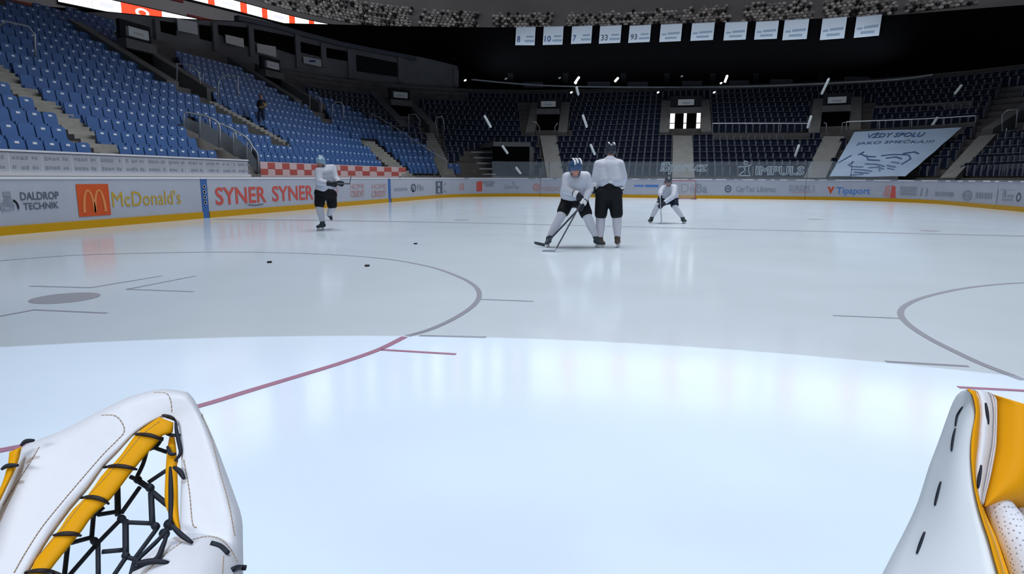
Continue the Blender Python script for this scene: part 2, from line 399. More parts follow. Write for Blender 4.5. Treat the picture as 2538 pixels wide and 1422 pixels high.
# grey panels and posts on the far back wall
for i, (x0, x1, y) in enumerate([(1296, 1346, 211), (1456, 1512, 210), (1555, 1606, 210), (1690, 1740, 208), (1806, 1856, 207), (1908, 1964, 204), (2092, 2156, 198)]):
    t = thing('balcony_panel', 'dim grey balcony panel on the far black wall, %s from the left' % ['first', 'second', 'third', 'fourth', 'fifth', 'sixth', 'seventh'][i], 'panel')
    g = G(); panel_on(g, x0, y-7, x1, y+6, WD-.02, .12); g.build('panel', M['post'], t)
for i, x in enumerate([1265, 1402, 1545, 1652, 1765, 1872, 2033, 2198]):
    g = G(); panel_on(g, x-7, 182, x+7, 208, WD-.02, .15); tag(g.build('trim_%d' % (i+12), M['dark']), kind='structure')
# ---- outer arena seen over the black wall: curved wall with light ribbons, crowd terrace, top wall
UP = [(-66, 28), (-61.5, 42), (-57, 55), (-52.4, 68.4), (-48.1, 80.9), (-40, 92), (-25, 99.5), (-5, 102), (15, 101), (35, 95), (52, 85), (66, 71), (77, 55)]
def cr_(P, n=6):
    P = [np.array(p, float) for p in P]; out_ = []
    for i in range(len(P)-1):
        p0 = P[max(i-1, 0)]; p1 = P[i]; p2 = P[i+1]; p3 = P[min(i+2, len(P)-1)]
        for j in range(n):
            t = j/n; out_.append(.5*((2*p1)+(-p0+p2)*t+(2*p0-5*p1+4*p2-p3)*t*t+(-p0+3*p1-3*p2+p3)*t**3))
    return out_+[P[-1]]
UPS = cr_(UP, 8); UPN = []
for i in range(len(UPS)):
    a = UPS[max(i-1, 0)]; b = UPS[min(i+1, len(UPS)-1)]; t = (b-a)/np.linalg.norm(b-a); UPN.append(np.array([-t[1], t[0]]))
def upl(off): return [(p+n_*off) for p, n_ in zip(UPS, UPN)]
ULEN = np.concatenate([[0], np.cumsum([np.linalg.norm(UPS[i+1]-UPS[i]) for i in range(len(UPS)-1)])])
def upat(s, off):
    X = np.interp(s, ULEN, [p[0] for p in UPS]); Y = np.interp(s, ULEN, [p[1] for p in UPS])
    nx = np.interp(s, ULEN, [n_[0] for n_ in UPN]); ny = np.interp(s, ULEN, [n_[1] for n_ in UPN])
    return np.array([X+nx*off, Y+ny*off])
def upsweep(g, prof, s0, s1, n, mi=0):
    S_ = np.linspace(s0, s1, n); k = len(prof)
    vs_ = [(*upat(s, d), z) for s in S_ for d, z in prof]
    fs = [(i*k+j, i*k+(j+1) % k, (i+1)*k+(j+1) % k, (i+1)*k+j) for i in range(n-1) for j in range(k)]
    g.add(vs_, fs+[tuple(range(k)), tuple((n-1)*k+j for j in range(k-1, -1, -1))], mi)
g = G(); upsweep(g, [(0, 0), (0, 22.9), (.5, 22.9), (.5, 0)], 0, ULEN[-1], 90); tag(g.build('wall_outer', M['upper']), kind='structure')
UT = lambda k: 22.6+.62*k; UDD = lambda k: .6+.9*k
prof = [(.5, 21)]
for k in range(9): prof += [(UDD(k), UT(k)), (UDD(k+1), UT(k))]
prof += [(UDD(9), 21)]
g = G(); upsweep(g, prof, 0, ULEN[-1], 90); tag(g.build('floor_upper_terrace', M['upper']), kind='structure')
g = G(); upsweep(g, [(8.8, 21), (8.8, 41), (9.4, 41), (9.4, 21)], 0, ULEN[-1], 90); tag(g.build('wall_top', M['upper']), kind='structure')
def s_of(x, y):     # path parameter where the sight line meets the outer wall
    best = None; rr = ray(x, y)
    for s in np.linspace(0, ULEN[-1], 3000):
        p = upat(s, 0); t = (p[0]-CAM[0])/rr[0] if abs(rr[0]) > 1e-6 else (p[1]-CAM[1])/rr[1]
        e = abs((CAM+rr*t)[1]-p[1]) if t > 0 else 9e9
        if best is None or e < best[0]: best = (e, s, (CAM+rr*t)[2])
    return best[1], best[2]
def ribbon(label, z0, h, s0, s1, pat, off=-.3):
    t = thing('light_ribbon', label, 'LED ribbon')
    g = G(); upsweep(g, [(off+.02, z0-.12), (off+.02, z0+h+.12), (off+.28, z0+h+.12), (off+.28, z0-.12)], s0, s1, 60); g.build('housing', M['dark'], t)
    s = s0; i = 0
    while s < s1-.05:
        L_, k = pat[i % len(pat)]; e = min(s+L_, s1); gc = G()
        upsweep(gc, [(off, z0), (off, z0+h), (off+.018, z0+h), (off+.018, z0)], s+.02, e-.02, max(3, int(L_/1.0)+2))
        cell = gc.build({'w': 'white_cell', 'r': 'red_cell', 'W': 'white_cell', 'R': 'red_cell'}[k[0]], M['led'+k[0]], t)
        mid = (s+e)/2
        if len(k) > 1 and e-s > 1:      # emblem on the cell
            def Pm(u, v): q = upat(mid+(u-.5)*(e-s)*.8, off-.012); return (*q, z0+h*v)
            ge = G()
            if k[1] == 'o':
                a = arc2(.5, .5, .22, .38, 0, 360, 16); b = arc2(.5, .5, .12, .2, 0, 360, 16)
                for q in range(16): poly_on(ge, [a[q], a[q+1], b[q+1], b[q]], Pm)
            else: poly_on(ge, [(.15, .3), (.76, .3), (.85, .7), (.24, .7)], Pm)
            ge.build('emblem', M['ledp' if k[1] == 'o' else 'ledg'], cell)
        s = e; i += 1
pat = [(3.4, 'wm'), (.9, 'r'), (2.2, 'w'), (.8, 'r')]
s2a, z2 = s_of(560, 0); s2b, z2b = s_of(780, 57)
s1a, z1 = s_of(250, 0); s1b, z1b = s_of(420, 40)
print('RIB', s2a, z2, s2b, z2b, s1a, z1, s1b, z1b, ULEN[-1])
ribbon('red and white light ribbon running down to the edge under the grey crowd', z2-1.0, 1.1, s2a-9, s2b+14, pat)
ribbon('short red and white light ribbon with round emblem above the left seats', (z1+z1b)/2-1.0, 1.2, s1a-4, s1b+3, [(3.0, 'w'), (2.8, 'wm'), (4.2, 'ro'), (4, 'wm'), (3, 'r')])
ribbon('long white light ribbon with red cells on the top wall, above the crowd', 31.4, 1.5, 20, ULEN[-1]-5, [(6, 'W'), (2.6, 'R')], 8.4)  # these two lie out of view, added for their arcs in the ice
ribbon('highest white light ribbon close under the roof of the outer arena', 36.0, 1.3, 20, ULEN[-1]-5, [(7, 'W'), (1.6, 'R')], 8.4)  # also out of view, added for its arc in the ice
for (x0, x1, z0, z1_, lab) in [(0, 195, 10, 17.2, 'dark red wall panel at the far left over the blue seats'), (388, 455, 20.5, 22.7, 'dark red wall panel above the short light ribbon'), (462, 545, 12, 19.4, 'dark red wall panel between the two light ribbons')]:
    sa, sb = s_of(x0, 20)[0], s_of(x1, 20)[0]; g = G(); upsweep(g, [(-.12, z0), (-.12, z1_), (.02, z1_), (.02, z0)], sa, sb, 8)
    tag(g.build('wall_panel', M['dred']), lab, 'wall panel')
# crowd
def spect(rs):
    g = G(); lean = rs.uniform(-.06, .06)
    g.tube([(0, 0, .0), (0, 0, .25), (lean*.5, .02, .5), (lean, .02, .62)], [.20, .22, .21, .09], 7, 0)
    g.ball((lean, 0, .76), (.095, .105, .125), 1, 7, 5)
    g.tube([(.2, 0, .52), (.27, -.06, .3), (.16, -.25, .22)], [.06, .055, .045], 5, 0); g.tube([(-.2, 0, .52), (-.27, -.06, .3), (-.16, -.25, .22)], [.06, .055, .045], 5, 0)
    g.tube([(.1, -.05, .06), (.11, -.42, .08), (.11, -.44, -.3)], [.08, .07, .06], 5, 2); g.tube([(-.1, -.05, .06), (-.11, -.42, .08), (-.11, -.44, -.3)], [.08, .07, .06], 5, 2)
    return g
tmpl = [spect(random.Random(i)) for i in range(3)]
wt = [0, 0, 1, 1, 2, 3]
cache = {}
def smesh(a, c):
    if (a, c) not in cache:
        me = tmpl[a].mesh('person'); 
        for mm in (CW[c], CSK, CW[2]): me.materials.append(mm)
        me.polygons.foreach_set('material_index', tmpl[a].m); me.polygons.foreach_set('use_smooth', [True]*len(me.polygons)); cache[a, c] = me
    return cache[a, c]
blocks = [(600, 725), (740, 880), (885, 1020), (1040, 1190), (1222, 1368), (1402, 1545), (1552, 1680), (1688, 1805), (1848, 2010), (2048, 2225), (2248, 2425), (2470, 2560)]
words = ['white', 'grey', 'black', 'dim grey']
cands = []
for k in range(9):
    for s in np.arange(30, ULEN[-1]-2, .62):
        xy = upat(s+random.uniform(-.1, .1)+(.3 if k % 2 else 0), UDD(k)+.45); z = UT(k)+.42
        q = proj((*xy, z+.5))
        if not -40 < q[0] < 2580: continue
        b = [i for i, (a, c) in enumerate(blocks) if a+random.uniform(-6, 6) < q[0] < c+random.uniform(-6, 6)]
        if not b or random.random() < .10: continue
        if b[0] > 3 and k > 7 and random.random() < .6: continue
        ye = np.interp(q[0], [e[0] for e in EDGE], [e[1] for e in EDGE])
        vis = -4 < q[1] < ye+4
        nx = np.interp(s, ULEN, [n_[0] for n_ in UPN]); ny = np.interp(s, ULEN, [n_[1] for n_ in UPN])
        cands.append((vis, q[2], xy, z, math.atan2(ny, nx)-math.pi/2, b[0], random.randrange(3), random.choice(wt), k))
cands.sort(key=lambda c: (not c[0], c[1]))
print('CROWD', len(cands), sum(c[0] for c in cands))
bw = ['left of the hanging banners', 'left of the hanging banners', 'left of the hanging banners', 'left of the first hanging banner', 'above the first hanging banners', 'above the third hanging banner', 'above the middle hanging banners', 'above the middle hanging banners', 'above the right hanging banners', 'above the last hanging banner', 'right of the hanging banners', 'at the far right end']
og = G(); 
mats_c = CW+[CSK]
for i, c in enumerate(cands):
    vis, dep, xy, z, rz, b, a, col, k = c
    if i < 300:
        o = bpy.data.objects.new('person', smesh(a, col)); C.objects.link(o); o.location = (*xy, z); o.rotation_euler.z = rz
        tag(o, 'distant spectator in a %s top in the upper crowd %s' % (words[col], bw[b]), 'person', 'spectators in %s tops %s' % (words[col], bw[b]))
    elif vis:
        R_ = Matrix.Rotation(rz, 3, 'Z'); t_ = tmpl[a]
        og.v_ = None
        base = len(og.v); og.v.extend([tuple((R_ @ Vector(p))+Vector((*xy, z))) for p in t_.v]); og.f.extend([tuple(base+q for q in f) for f in t_.f]); og.m.extend([{0: col, 1: 4, 2: 2}[q] for q in t_.m])
if og.v: tag(og.build('crowd', mats_c, None, True), 'rest of the grey seated crowd filling the upper deck', 'crowd', kind='stuff')
# ------------------------------------------------------------------ rink boards with their adverts
BH = 1.30
def bpts(a, b):
    """list of (xy, inward normal) between two (kind, t) stops on the board line"""
    order = ['L', 'CL', 'E', 'CR', 'R']; rng = {'L': (-9, YC), 'CL': (180, 90), 'E': (-XC, XC), 'CR': (90, 0), 'R': (YC, -9)}
    ia, ib = order.index(a[0]), order.index(b[0]); out_ = []
    for i in range(ia, ib+1):
        k = order[i]; t0 = a[1] if i == ia else rng[k][0]; t1 = b[1] if i == ib else rng[k][1]
        n = 2 if k in 'LER' else max(3, int(abs(t1-t0)/6)+2)
        for j, t in enumerate(np.linspace(t0, t1, n)):
            if i > ia and j == 0: continue
            p, n_ = path(k, t, 0); out_.append((np.array(p), -np.array(n_)))
    return out_
def strip(g, pts, prof, mi=0):      # prof: closed list of (inward, z)
    k = len(prof); vs_ = [(*(p+n_*o), z) for p, n_ in pts for o, z in prof]; L_ = len(pts)
    g.add(vs_, [(i*k+j, i*k+(j+1) % k, (i+1)*k+(j+1) % k, (i+1)*k+j) for i in range(L_-1) for j in range(k)]+[tuple(range(k)), tuple((L_-1)*k+j for j in range(k-1, -1, -1))], mi)
def rectp(o0, z0, o1, z1): return [(o0, z0), (o1, z0), (o1, z1), (o0, z1)]
def board(label, a, b, blue=False):
    t = thing('rink_board', label, 'rink board'); pts = bpts(a, b)
    g = G(); strip(g, pts, rectp(-.14, .0, .0, BH-.06)); g.build('panel', M['blue' if blue else 'board'], t)
    if not blue:
        g = G(); strip(g, pts, rectp(.001, .0, .03, .20)); g.build('kick_plate', M['kick'], t)
    g = G(); strip(g, pts, rectp(-.2, BH-.06, .02, BH)); g.build('top_rail', M['rail'], t)
    return t
def boardhit(x, y): return onpath(x, y, 0)
def Yl(x): return boardhit(x, 480)[1]
b1 = board('white rink board with red square arch emblem and yellow lettering, left', ('L', Yl(-260)), ('L', Yl(498)))
b2 = board('narrow blue rink board strip at the blue line, left side', ('L', Yl(498)+.01), ('L', Yl(515)-.01), True)
b3 = board('white rink board with big red repeated lettering behind the lone skater', ('L', Yl(515)), ('L', Yl(962)))
b4 = board('narrow dark rink board strip beyond the lone skater', ('L', Yl(962)+.01), ('L', Yl(969)-.01), True)
b5 = board('white rink board with dark crest, curving into the left corner', ('L', Yl(969)), ('CL', 95))
b6 = board('white far rink board behind the two central skaters', ('CL', 94.8), ('E', .6))
b7 = board('white far rink board behind the goal and right of it', ('E', .62), ('E', XC))
b8 = board('white rink board in the far right corner with blue lettering', ('CR', 89.8), ('R', 33))
b9 = board('white rink board on the right with pale round emblem', ('R', 32.98), ('R', 20))
def ad_P(x0, y0, x1, y1, off=.012, skewL=0.0):
    """P(u,v) on the board face between measured corners; follows the curve of the boards"""
    A = boardhit(x0, (y0+y1)/2); B = boardhit(x1, (y0+y1)/2)
    ym = (y0+y1)/2; xm = (x0+x1)/2
    zt, zb = boardhit(xm, y0)[2], boardhit(xm, y1)[2]
    ka, kb = ptt(A), ptt(B)
    def P(u, v):
        if ka[0] == kb[0]: k, t = ka[0], ka[1]+(kb[1]-ka[1])*u
        else:
            q = A+(B-A)*u; k, t = ptt(q)
        p, n_ = path(k, t, 0)
        return (p[0]-n_[0]*off, p[1]-n_[1]*off, zb+(zt-zb)*v)
    return P
def txt(parent, body, x0, y0, x1, y1, mm, name='lettering', off=.012):
    g = G(); P = ad_P(x0, y0, x1, y1, off); text_on(g, body, P); return g.build(name, M[mm] if isinstance(mm, str) else mm, parent)
def shape(parent, name, polys, x0, y0, x1, y1, mm, off=.012):
    g = G(); P = ad_P(x0, y0, x1, y1, off)
    for q in polys: poly_on(g, q, P)
    return g.build(name, M[mm], parent)
def ringpoly(cx, cy, rx, ry, w_, a0=0, a1=360, n=20):
    o_ = arc2(cx, cy, rx, ry, a0, a1, n); i_ = arc2(cx, cy, rx-w_, ry-w_, a0, a1, n)
    return [[o_[k], o_[k+1], i_[k+1], i_[k]] for k in range(n)]
# left side adverts
txt(b1, 'DALDROP', 49, 475, 145, 495, 'ink'); txt(b1, 'TECHNIK', 57, 501, 145, 518, 'ink')
sp = ringpoly(.36, .3, .36, .30, .07, -40, 230)+ringpoly(.36, .3, .22, .19, .06)+ringpoly(.36, .3, .10, .09, .05, 0, 180)+[[(.22, .62), (.62, .62), (.62, .66), (.22, .66)], [(.22, .7), (.62, .7), (.62, .74), (.22, .74)], [(.22, .78), (.62, .78), (.62, .98), (.22, .98)]]+stroke(arc2(.62, .25, .3, .35, 80, -15, 8), .10)
shape(b1, 'emblem', sp, -2, 474, 47, 529, 'inkl')
shape(b1, 'emblem_square', [[(0, 0), (1, 0), (1, 1), (0, 1)]], 191, 456, 271, 535, 'orange')
aM = []
for s in (-1, 1):
    o_ = arc2(.5+s*.17, .12, .20, .72, 0, 180, 14); i_ = arc2(.5+s*.17, .12, .12, .66, 0, 180, 14)
    aM += [[o_[k], o_[k+1], i_[k+1], i_[k]] for k in range(14)]
shape(b1, 'emblem_arches', aM, 191, 456, 271, 535, 'arch', .02)
txt(b1, "McDonald's", 277, 472, 447, 509, 'gold')
for xx in (503, 507):
    pass
shape(b2, 'lettering', ringpoly(.5, .82, .22, .05, .09)+ringpoly(.5, .66, .22, .05, .09)+ringpoly(.5, .5, .22, .05, .09)+ringpoly(.5, .34, .22, .05, .09), 498, 447, 515, 530, 'rail', .025)
txt(b3, 'SYNER', 533, 463, 659, 505, 'red'); txt(b3, 'SYNER', 674, 460, 776, 497, 'red')
shape(b3, 'underline', [[(0, .4), (.5, 0), (1, .4), (1, .8), (.5, .4), (0, .8)]], 614, 504, 652, 510, 'ink'); 
for i, (xa, xb) in enumerate([(806, 838), (868, 903), (921, 957)]):
    txt(b3, 'HOME', xa, 455, xb, 468, 'redpale'); txt(b3, 'CREDIT', xa, 472, xb, 488, 'redpale')
# corner adverts
shape(b5, 'lettering', [[(i*.16, .1), (i*.16+.12, .1), (i*.16+.12, .9), (i*.16, .9)] for i in range(6)], 977, 465, 1012, 473, 'inkl')
shape(b5, 'emblem', ringpoly(.5, .5, .5, .5, .2)+[[(.3, 0), (.5, 0), (.5, .6), (.3, .6)]], 1018, 455, 1031, 476, 'ink'); txt(b5, 'Pilo', 1034, 457, 1050, 472, 'inkl')
shape(b5, 'crest', [[(0, 0), (.3, 0), (.3, 1), (0, 1)], [(.65, 0), (.95, 0), (.95, 1), (.65, 1)], [(.2, .45), (.8, .45), (.8, .6), (.2, .6)], [(0, .9), (1, .9), (1, 1), (0, 1)], [(0, 0), (1, 0), (1, .08), (0, .08)]], 1080, 449, 1097, 479, 'ink'); txt(b5, 'C', 1098, 453, 1106, 478, 'inkl')
shape(b5, 'emblem', [[(0, 0), (.4, 0), (.4, 1), (0, 1)], [(.6, 0), (1, 0), (1, 1), (.6, 1)]], 1139, 454, 1150, 472, 'redpale')
shape(b5, 'red_mark', [[(0, 0), (1, 0), (1, 1), (0, .9)]], 1181, 448, 1195, 474, 'red')
shape(b5, 'lettering', [[(0, .5), (1, .6), (1, 1), (0, 1)], [(.25, 0), (.9, .1), (.9, .4), (.25, .35)]], 1197, 449, 1226, 462, 'inkl')
txt(b6, 'ComTec', 1250, 458, 1287, 468, 'inkl'); shape(b6, 'emblem', [[(.5, 0), (.7, .5), (1, .6), (.7, .8), (.5, 1), (.3, .8), (0, .6), (.3, .5)]], 1268, 450, 1276, 457, 'inkl')
shape(b6, 'emblem', ringpoly(.5, .5, .5, .5, .22)+[[(.35, .3), (.65, .3), (.65, .7), (.35, .7)]], 1320, 454, 1339, 474, 'redpale'); txt(b6, 'MEDIC', 1343, 463, 1392, 473, 'redpale')
shape(b6, 'lettering', [[(.0, .2), (.4, .2), (.4, .8), (0, .8)], [(.45, .1), (1, .1), (1, .9), (.45, .9)]], 1572, 457, 1632, 464, 'adblue')
txt(b7, 'DéBa', 1688, 455, 1754, 478, 'inkl'); shape(b7, 'emblem', ringpoly(.5, .5, .5, .5, .18)+[[(.3, .4), (.7, .4), (.7, .6), (.3, .6)]], 1796, 459, 1813, 477, 'ink'); txt(b7, 'CarTec Liberec', 1824, 461, 1923, 476, 'inkl')
txt(b7, 'EUROPE 2', 1956, 459, 2020, 473, 'inkl'); shape(b7, 'underline', [[(0, .3), (1, .6), (1, 1), (0, .6)]], 1958, 475, 2015, 479, 'redpale')
shape(b8, 'emblem', [[(.5, 0), (1, 1), (.65, .95), (.5, .6), (.35, .95), (0, 1)]], 2050, 462, 2068, 482, 'orange'); txt(b8, 'Tipsport', 2073, 464, 2157, 486, 'adblue')
shape(b8, 'red_mark', [[(0, .1), (.45, 0), (.45, 1), (.1, .9)]], 2189, 459, 2208, 488, 'shirt') if False else None
shape(b8, 'emblem_dark', [[(0, .1), (.5, 0), (.5, 1), (.15, .95)]], 2189, 459, 2222, 489, 'redpale'); shape(b8, 'red_mark', [[(.55, 0), (1, 0), (.9, .9), (.6, 1)]], 2189, 459, 2222, 490, 'red')
shape(b8, 'lettering', [[(i*.17, .55), (i*.17+.13, .55), (i*.17+.13, 1), (i*.17, 1)] for i in range(6)]+[[(0, .3), (1, .3), (1, .42), (0, .42)], [(0, .02), (1, .02), (1, .14), (0, .14)]], 2231, 462, 2274, 483, 'inkl')
shape(b8, 'emblem', [[(0, 0), (.25, 0), (.25, 1), (.1, 1)], [(.6, 0), (.9, 0), (.9, 1), (.7, 1)]], 2281, 466, 2302, 486, 'inkl')
shape(b9, 'lettering', [[(i*.12, .2), (i*.12+.09, .2), (i*.12+.09, .8), (i*.12, .8)] for i in range(8)], 2318, 472, 2366, 490, 'inkl')
shape(b9, 'emblem', ringpoly(.5, .5, .5, .5, .2)+[[(.25, .4), (.75, .4), (.75, .6), (.25, .6)]], 2384, 471, 2410, 497, 'inkl')
shape(b9, 'lettering', [[(i*.17, .1), (i*.17+.12, .1), (i*.17+.12, .9), (i*.17, .9)] for i in range(6)], 2418, 476, 2460, 493, 'inkl')
shape(b9, 'outline', stroke([(0, 0), (0, 1), (1, 1)], .03)+[[(.3, .5), (.5, .5), (.5, .95), (.3, .95)], [(.6, .5), (.95, .5), (.95, .65), (.6, .65)], [(.3, .25), (.95, .25), (.95, .33), (.3, .33)]], 2472, 470, 2514, 505, 'inkl'); txt(b9, 'O', 2519, 477, 2531, 500, 'ink')
# dark dashes on the far ledge
g5 = [G() for _ in range(4)]
for i in range(46):
    x = 1150+i*31+random.uniform(-6, 6); bi = 0 if x < 1250 else 1 if x < 1680 else 2 if x < 2000 else 3
    if random.random() < .25 or x > 2525: continue
    A = boardhit(x, 440); B = boardhit(x+random.uniform(8, 22), 440); nA, nB = nrm(A), nrm(B)
    g5[bi].hexa([(*(A-nA*.03)[:2], BH-.05), (*(B-nB*.03)[:2], BH-.05), (*(B-nB*.018)[:2], BH-.05), (*(A-nA*.018)[:2], BH-.05), (*(A-nA*.03)[:2], BH-.015), (*(B-nB*.03)[:2], BH-.015), (*(B-nB*.018)[:2], BH-.015), (*(A-nA*.018)[:2], BH-.015)])
for g, b in zip(g5, (b5, b6, b7, b8)): g.build('ledge_marks', M['ink'], b)
# protective glass round the far end
def pane(a, b, z1, label):
    t = thing('glass_pane', label, 'glass pane'); pts = bpts(a, b)
    g = G(); strip(g, pts, rectp(-.10, BH+.002, -.085, z1)); g.build('glass', M['glass'], t)
    g = G()
    for p, n_ in (pts[0],): g.box((*(p-n_*.092), (BH+z1)/2), (.03, .03, z1-BH-.01))
    g.build('joint_strip', M['post'], t); return t
GZ = 2.45
xs = [-8.5, -6.1, -3.7, -1.3, 4.6, 9.2]
ea, eb = boardhit(1632, 420)[0]-.25, boardhit(1757, 420)[0]+.25; ia, ib_ = boardhit(1822, 420)[0]-.25, boardhit(2000, 420)[0]+.3
pane(('CL', 128), ('CL', 109), GZ, 'clear glass pane in the far left corner before the dark tunnel'); pane(('CL', 108.8), ('CL', 90.2), GZ, 'clear glass pane right of the dark corner tunnel')
pane(('E', -8.4), ('E', -4.6), GZ, 'clear far glass pane behind the skater with two sticks'); pane(('E', -4.58), ('E', ea-.02), GZ, 'clear far glass pane right of the standing skater')
p1 = pane(('E', ea), ('E', eb), GZ, 'far glass pane with slanted white outlined lettering behind the goal')
pane(('E', eb+.02), ('E', ia-.02), GZ, 'narrow clear far glass pane between the two lettered panes')
p2 = pane(('E', ia), ('E', ib_), GZ, 'far glass pane with white figure emblem and outlined lettering')
p3 = pane(('CR', 89.6), ('CR', 66), GZ, 'clear glass pane in front of the big blue banner'); p4 = pane(('CR', 65.8), ('CR', 40), GZ, 'clear glass pane in the far right corner')
M['sticker'] = mat('glass_sticker', (.40, .46, .52), .6)
def outline_text(parent, body, x0, y0, x1, y1, slant=0.0):
    cu = bpy.data.curves.new('t', 'FONT'); cu.body = body; cu.size = 1; cu.resolution_u = 3; cu.fill_mode = 'NONE'; cu.offset = .02; cu.bevel_depth = .035; cu.bevel_resolution = 0
    o = bpy.data.objects.new('t', cu); C.objects.link(o); me = evalmesh(o); V_ = np.array([v.co[:3] for v in me.vertices]); Fs = [tuple(p.vertices) for p in me.polygons]
    bpy.data.objects.remove(o); bpy.data.meshes.remove(me)
    lo, hi = V_.min(0), V_.max(0); U = (V_-lo)/(hi-lo); A = atY(x0, y1, YE); B = atY(x1, y0, YE)
    g = G(); g.add([(A[0]+(B[0]-A[0])*(u+slant*v), YE+.08-.01*w_, A[2]+(B[2]-A[2])*v) for u, v, w_ in U], Fs); g.build('lettering', M['sticker'], parent)
outline_text(p1, 'iSport.cz', 1634, 400, 1752, 432, .04); outline_text(p2, 'IMPULS', 1872, 411, 1996, 434)
A, B = atY(1828, 437, YE), atY(1864, 398, YE); g = G(); fig = lambda u, v: (A[0]+(B[0]-A[0])*u, YE+.075, A[2]+(B[2]-A[2])*v)
for q in ringpoly(.55, .87, .16, .13, .06)+stroke([(.05, .62), (.4, .62), (.95, .72)], .07)+stroke([(.4, .62), (.55, .4), (.05, .05), (.95, .05), (.8, .35), (.8, .68)], .07): poly_on(g, q, fig)
g.build('emblem', M['sticker'], p2)
# ------------------------------------------------------------------ ice markings, pucks, goal
def flat(name, label, cat, polys, mm, z=.003, group=None):
    g = G()
    for q in polys: g.prism([(x, y, .0005) for x, y in q], (0, 0, z))
    return tag(g.build(name, M[mm]), label, cat, group)
def ringseg(cx, cy, r, w_, a0, a1, n=70):
    o_ = arc2(cx, cy, r+w_/2, r+w_/2, a0, a1, n); i_ = arc2(cx, cy, r-w_/2, r-w_/2, a0, a1, n)
    return [[o_[k], o_[k+1], i_[k+1], i_[k]] for k in range(n)]
def rad(x, y, cx, cy): p = atZ(x, y); return math.hypot(p[0]-cx, p[1]-cy)
CL_ = (-6.21, 5.32); CR2 = (6.21, 5.32)
pe = atZ(1000, 834); ang = math.degrees(math.atan2(pe[1]-CL_[1], pe[0]-CL_[0]))
def wob(cx, cy, pts):   # painted curve through measured points on the ice
    P = [np.array(q_) for q_ in cx or []]+[atZ(x, y)[:2] for x, y in pts]+[np.array(q_) for q_ in cy or []]; P = cr_(P, 8); out_ = []
    for i in range(len(P)-1):
        t = P[i+1]-P[i]; t = t/np.linalg.norm(t); n_ = np.array([-t[1], t[0]])*.03; out_.append([P[i]+n_, P[i]-n_, P[i+1]-n_, P[i+1]+n_])
    return out_
flat('faceoff_circle', 'far grey arc of the left face-off circle painted on the ice', 'face-off circle', wob(arc2(*CL_, 4.45, 4.45, 230, 153, 10), 0, [(200, 632), (420, 626), (620, 625), (800, 630), (950, 641), (1060, 660), (1130, 683), (1172, 705), (1188, 728), (1176, 755), (1130, 787), (1070, 815), (1010, 833)]), 'line_grey')
flat('faceoff_circle', 'near red arc of the left face-off circle, crossing toward the white glove', 'face-off circle', wob(0, arc2(*CL_, 4.7, 4.5, -60, -128, 8), [(1003, 835), (940, 866), (850, 898), (750, 929), (620, 968), (495, 1006), (300, 1055), (0, 1117), (-200, 1150)]), 'line_red')
flat('faceoff_circle', 'arc of the right face-off circle painted grey on the ice', 'face-off circle', wob(arc2(*CR2, 4.05, 4.05, -160, 105, 18), 0, [(2538, 701), (2450, 707), (2370, 718), (2290, 737), (2245, 757), (2232, 777), (2250, 803), (2300, 837), (2370, 873), (2440, 905), (2538, 942)]), 'line_grey')
def hash_(x0, y0, x1, y1, mm, lab):
    a, b = atZ(x0, y0)[:2], atZ(x1, y1)[:2]; t = (b-a)/np.linalg.norm(b-a); n_ = np.array([-t[1], t[0]])*.02
    flat('ice_line', lab, 'ice marking', [[a+n_, a-n_, b-n_, b+n_]], mm)
hash_(1192, 742, 1322, 747, 'line_grey', 'short grey hash line at the outer edge of the left circle'); hash_(1040, 832, 1205, 836, 'line_grey', 'short grey hash line at the edge of the bright ice, left circle'); hash_(945, 867, 1130, 878, 'line_red', 'short red hash line beside the red arc')
hash_(2065, 782, 2228, 789, 'line_grey', 'short grey hash line at the outer edge of the right circle'); hash_(2195, 896, 2400, 908, 'line_grey', 'long grey hash line at the edge of the bright ice on the right'); hash_(2375, 960, 2545, 969, 'line_red', 'reddish hash line above the yellow glove')
hash_(75, 709, 225, 713, 'line_grey', 'grey face-off mark behind the grey spot'); hash_(225, 713, 400, 684, 'line_grey', 'long slanting grey face-off mark behind the spot')
hash_(315, 717, 485, 684, 'line_grey', 'slanting grey face-off mark right of the spot'); hash_(315, 717, 480, 723, 'line_grey', 'flat grey face-off mark right of the spot')
hash_(85, 768, 265, 776, 'line_grey', 'grey face-off mark in front of the spot'); hash_(85, 768, -60, 795, 'line_grey', 'grey face-off mark leaving the left picture edge')
a, b = atZ(76, 742)[:2], atZ(246, 735)[:2]; c_ = (a+b)/2; r_ = np.linalg.norm(b-a)/2
flat('faceoff_spot', 'grey round face-off spot in the left circle', 'face-off spot', [arc2(c_[0], c_[1], r_, r_, 0, 350, 30)], 'line_grey')
bp = [atZ(x, y)[:2] for x, y in [(535, 543), (800, 546), (1150, 552), (1600, 563), (1838, 569), (2200, 577), (2538, 585), (2700, 589)]]; qs = []
for i in range(len(bp)-1):
    t = bp[i+1]-bp[i]; t /= np.linalg.norm(t); n_ = np.array([-t[1], t[0]])*.13; qs.append([bp[i]+n_, bp[i]-n_, bp[i+1]-n_, bp[i+1]+n_])
flat('blue_line', 'long thin grey line painted across the whole rink', 'ice marking', qs, 'line_grey')
for x, y, lab in [(1146, 545, 'flat grey face-off dot left of the two central skaters'), (2305, 572, 'flat grey face-off dot near the right boards'), (2020, 543, 'faint grey mark on the ice in front of the right corner')]:
    c_ = atZ(x, y)[:2]; flat('faceoff_dot', lab, 'face-off spot', [arc2(c_[0], c_[1], .24, .24, 0, 345, 20)], 'line_grey')
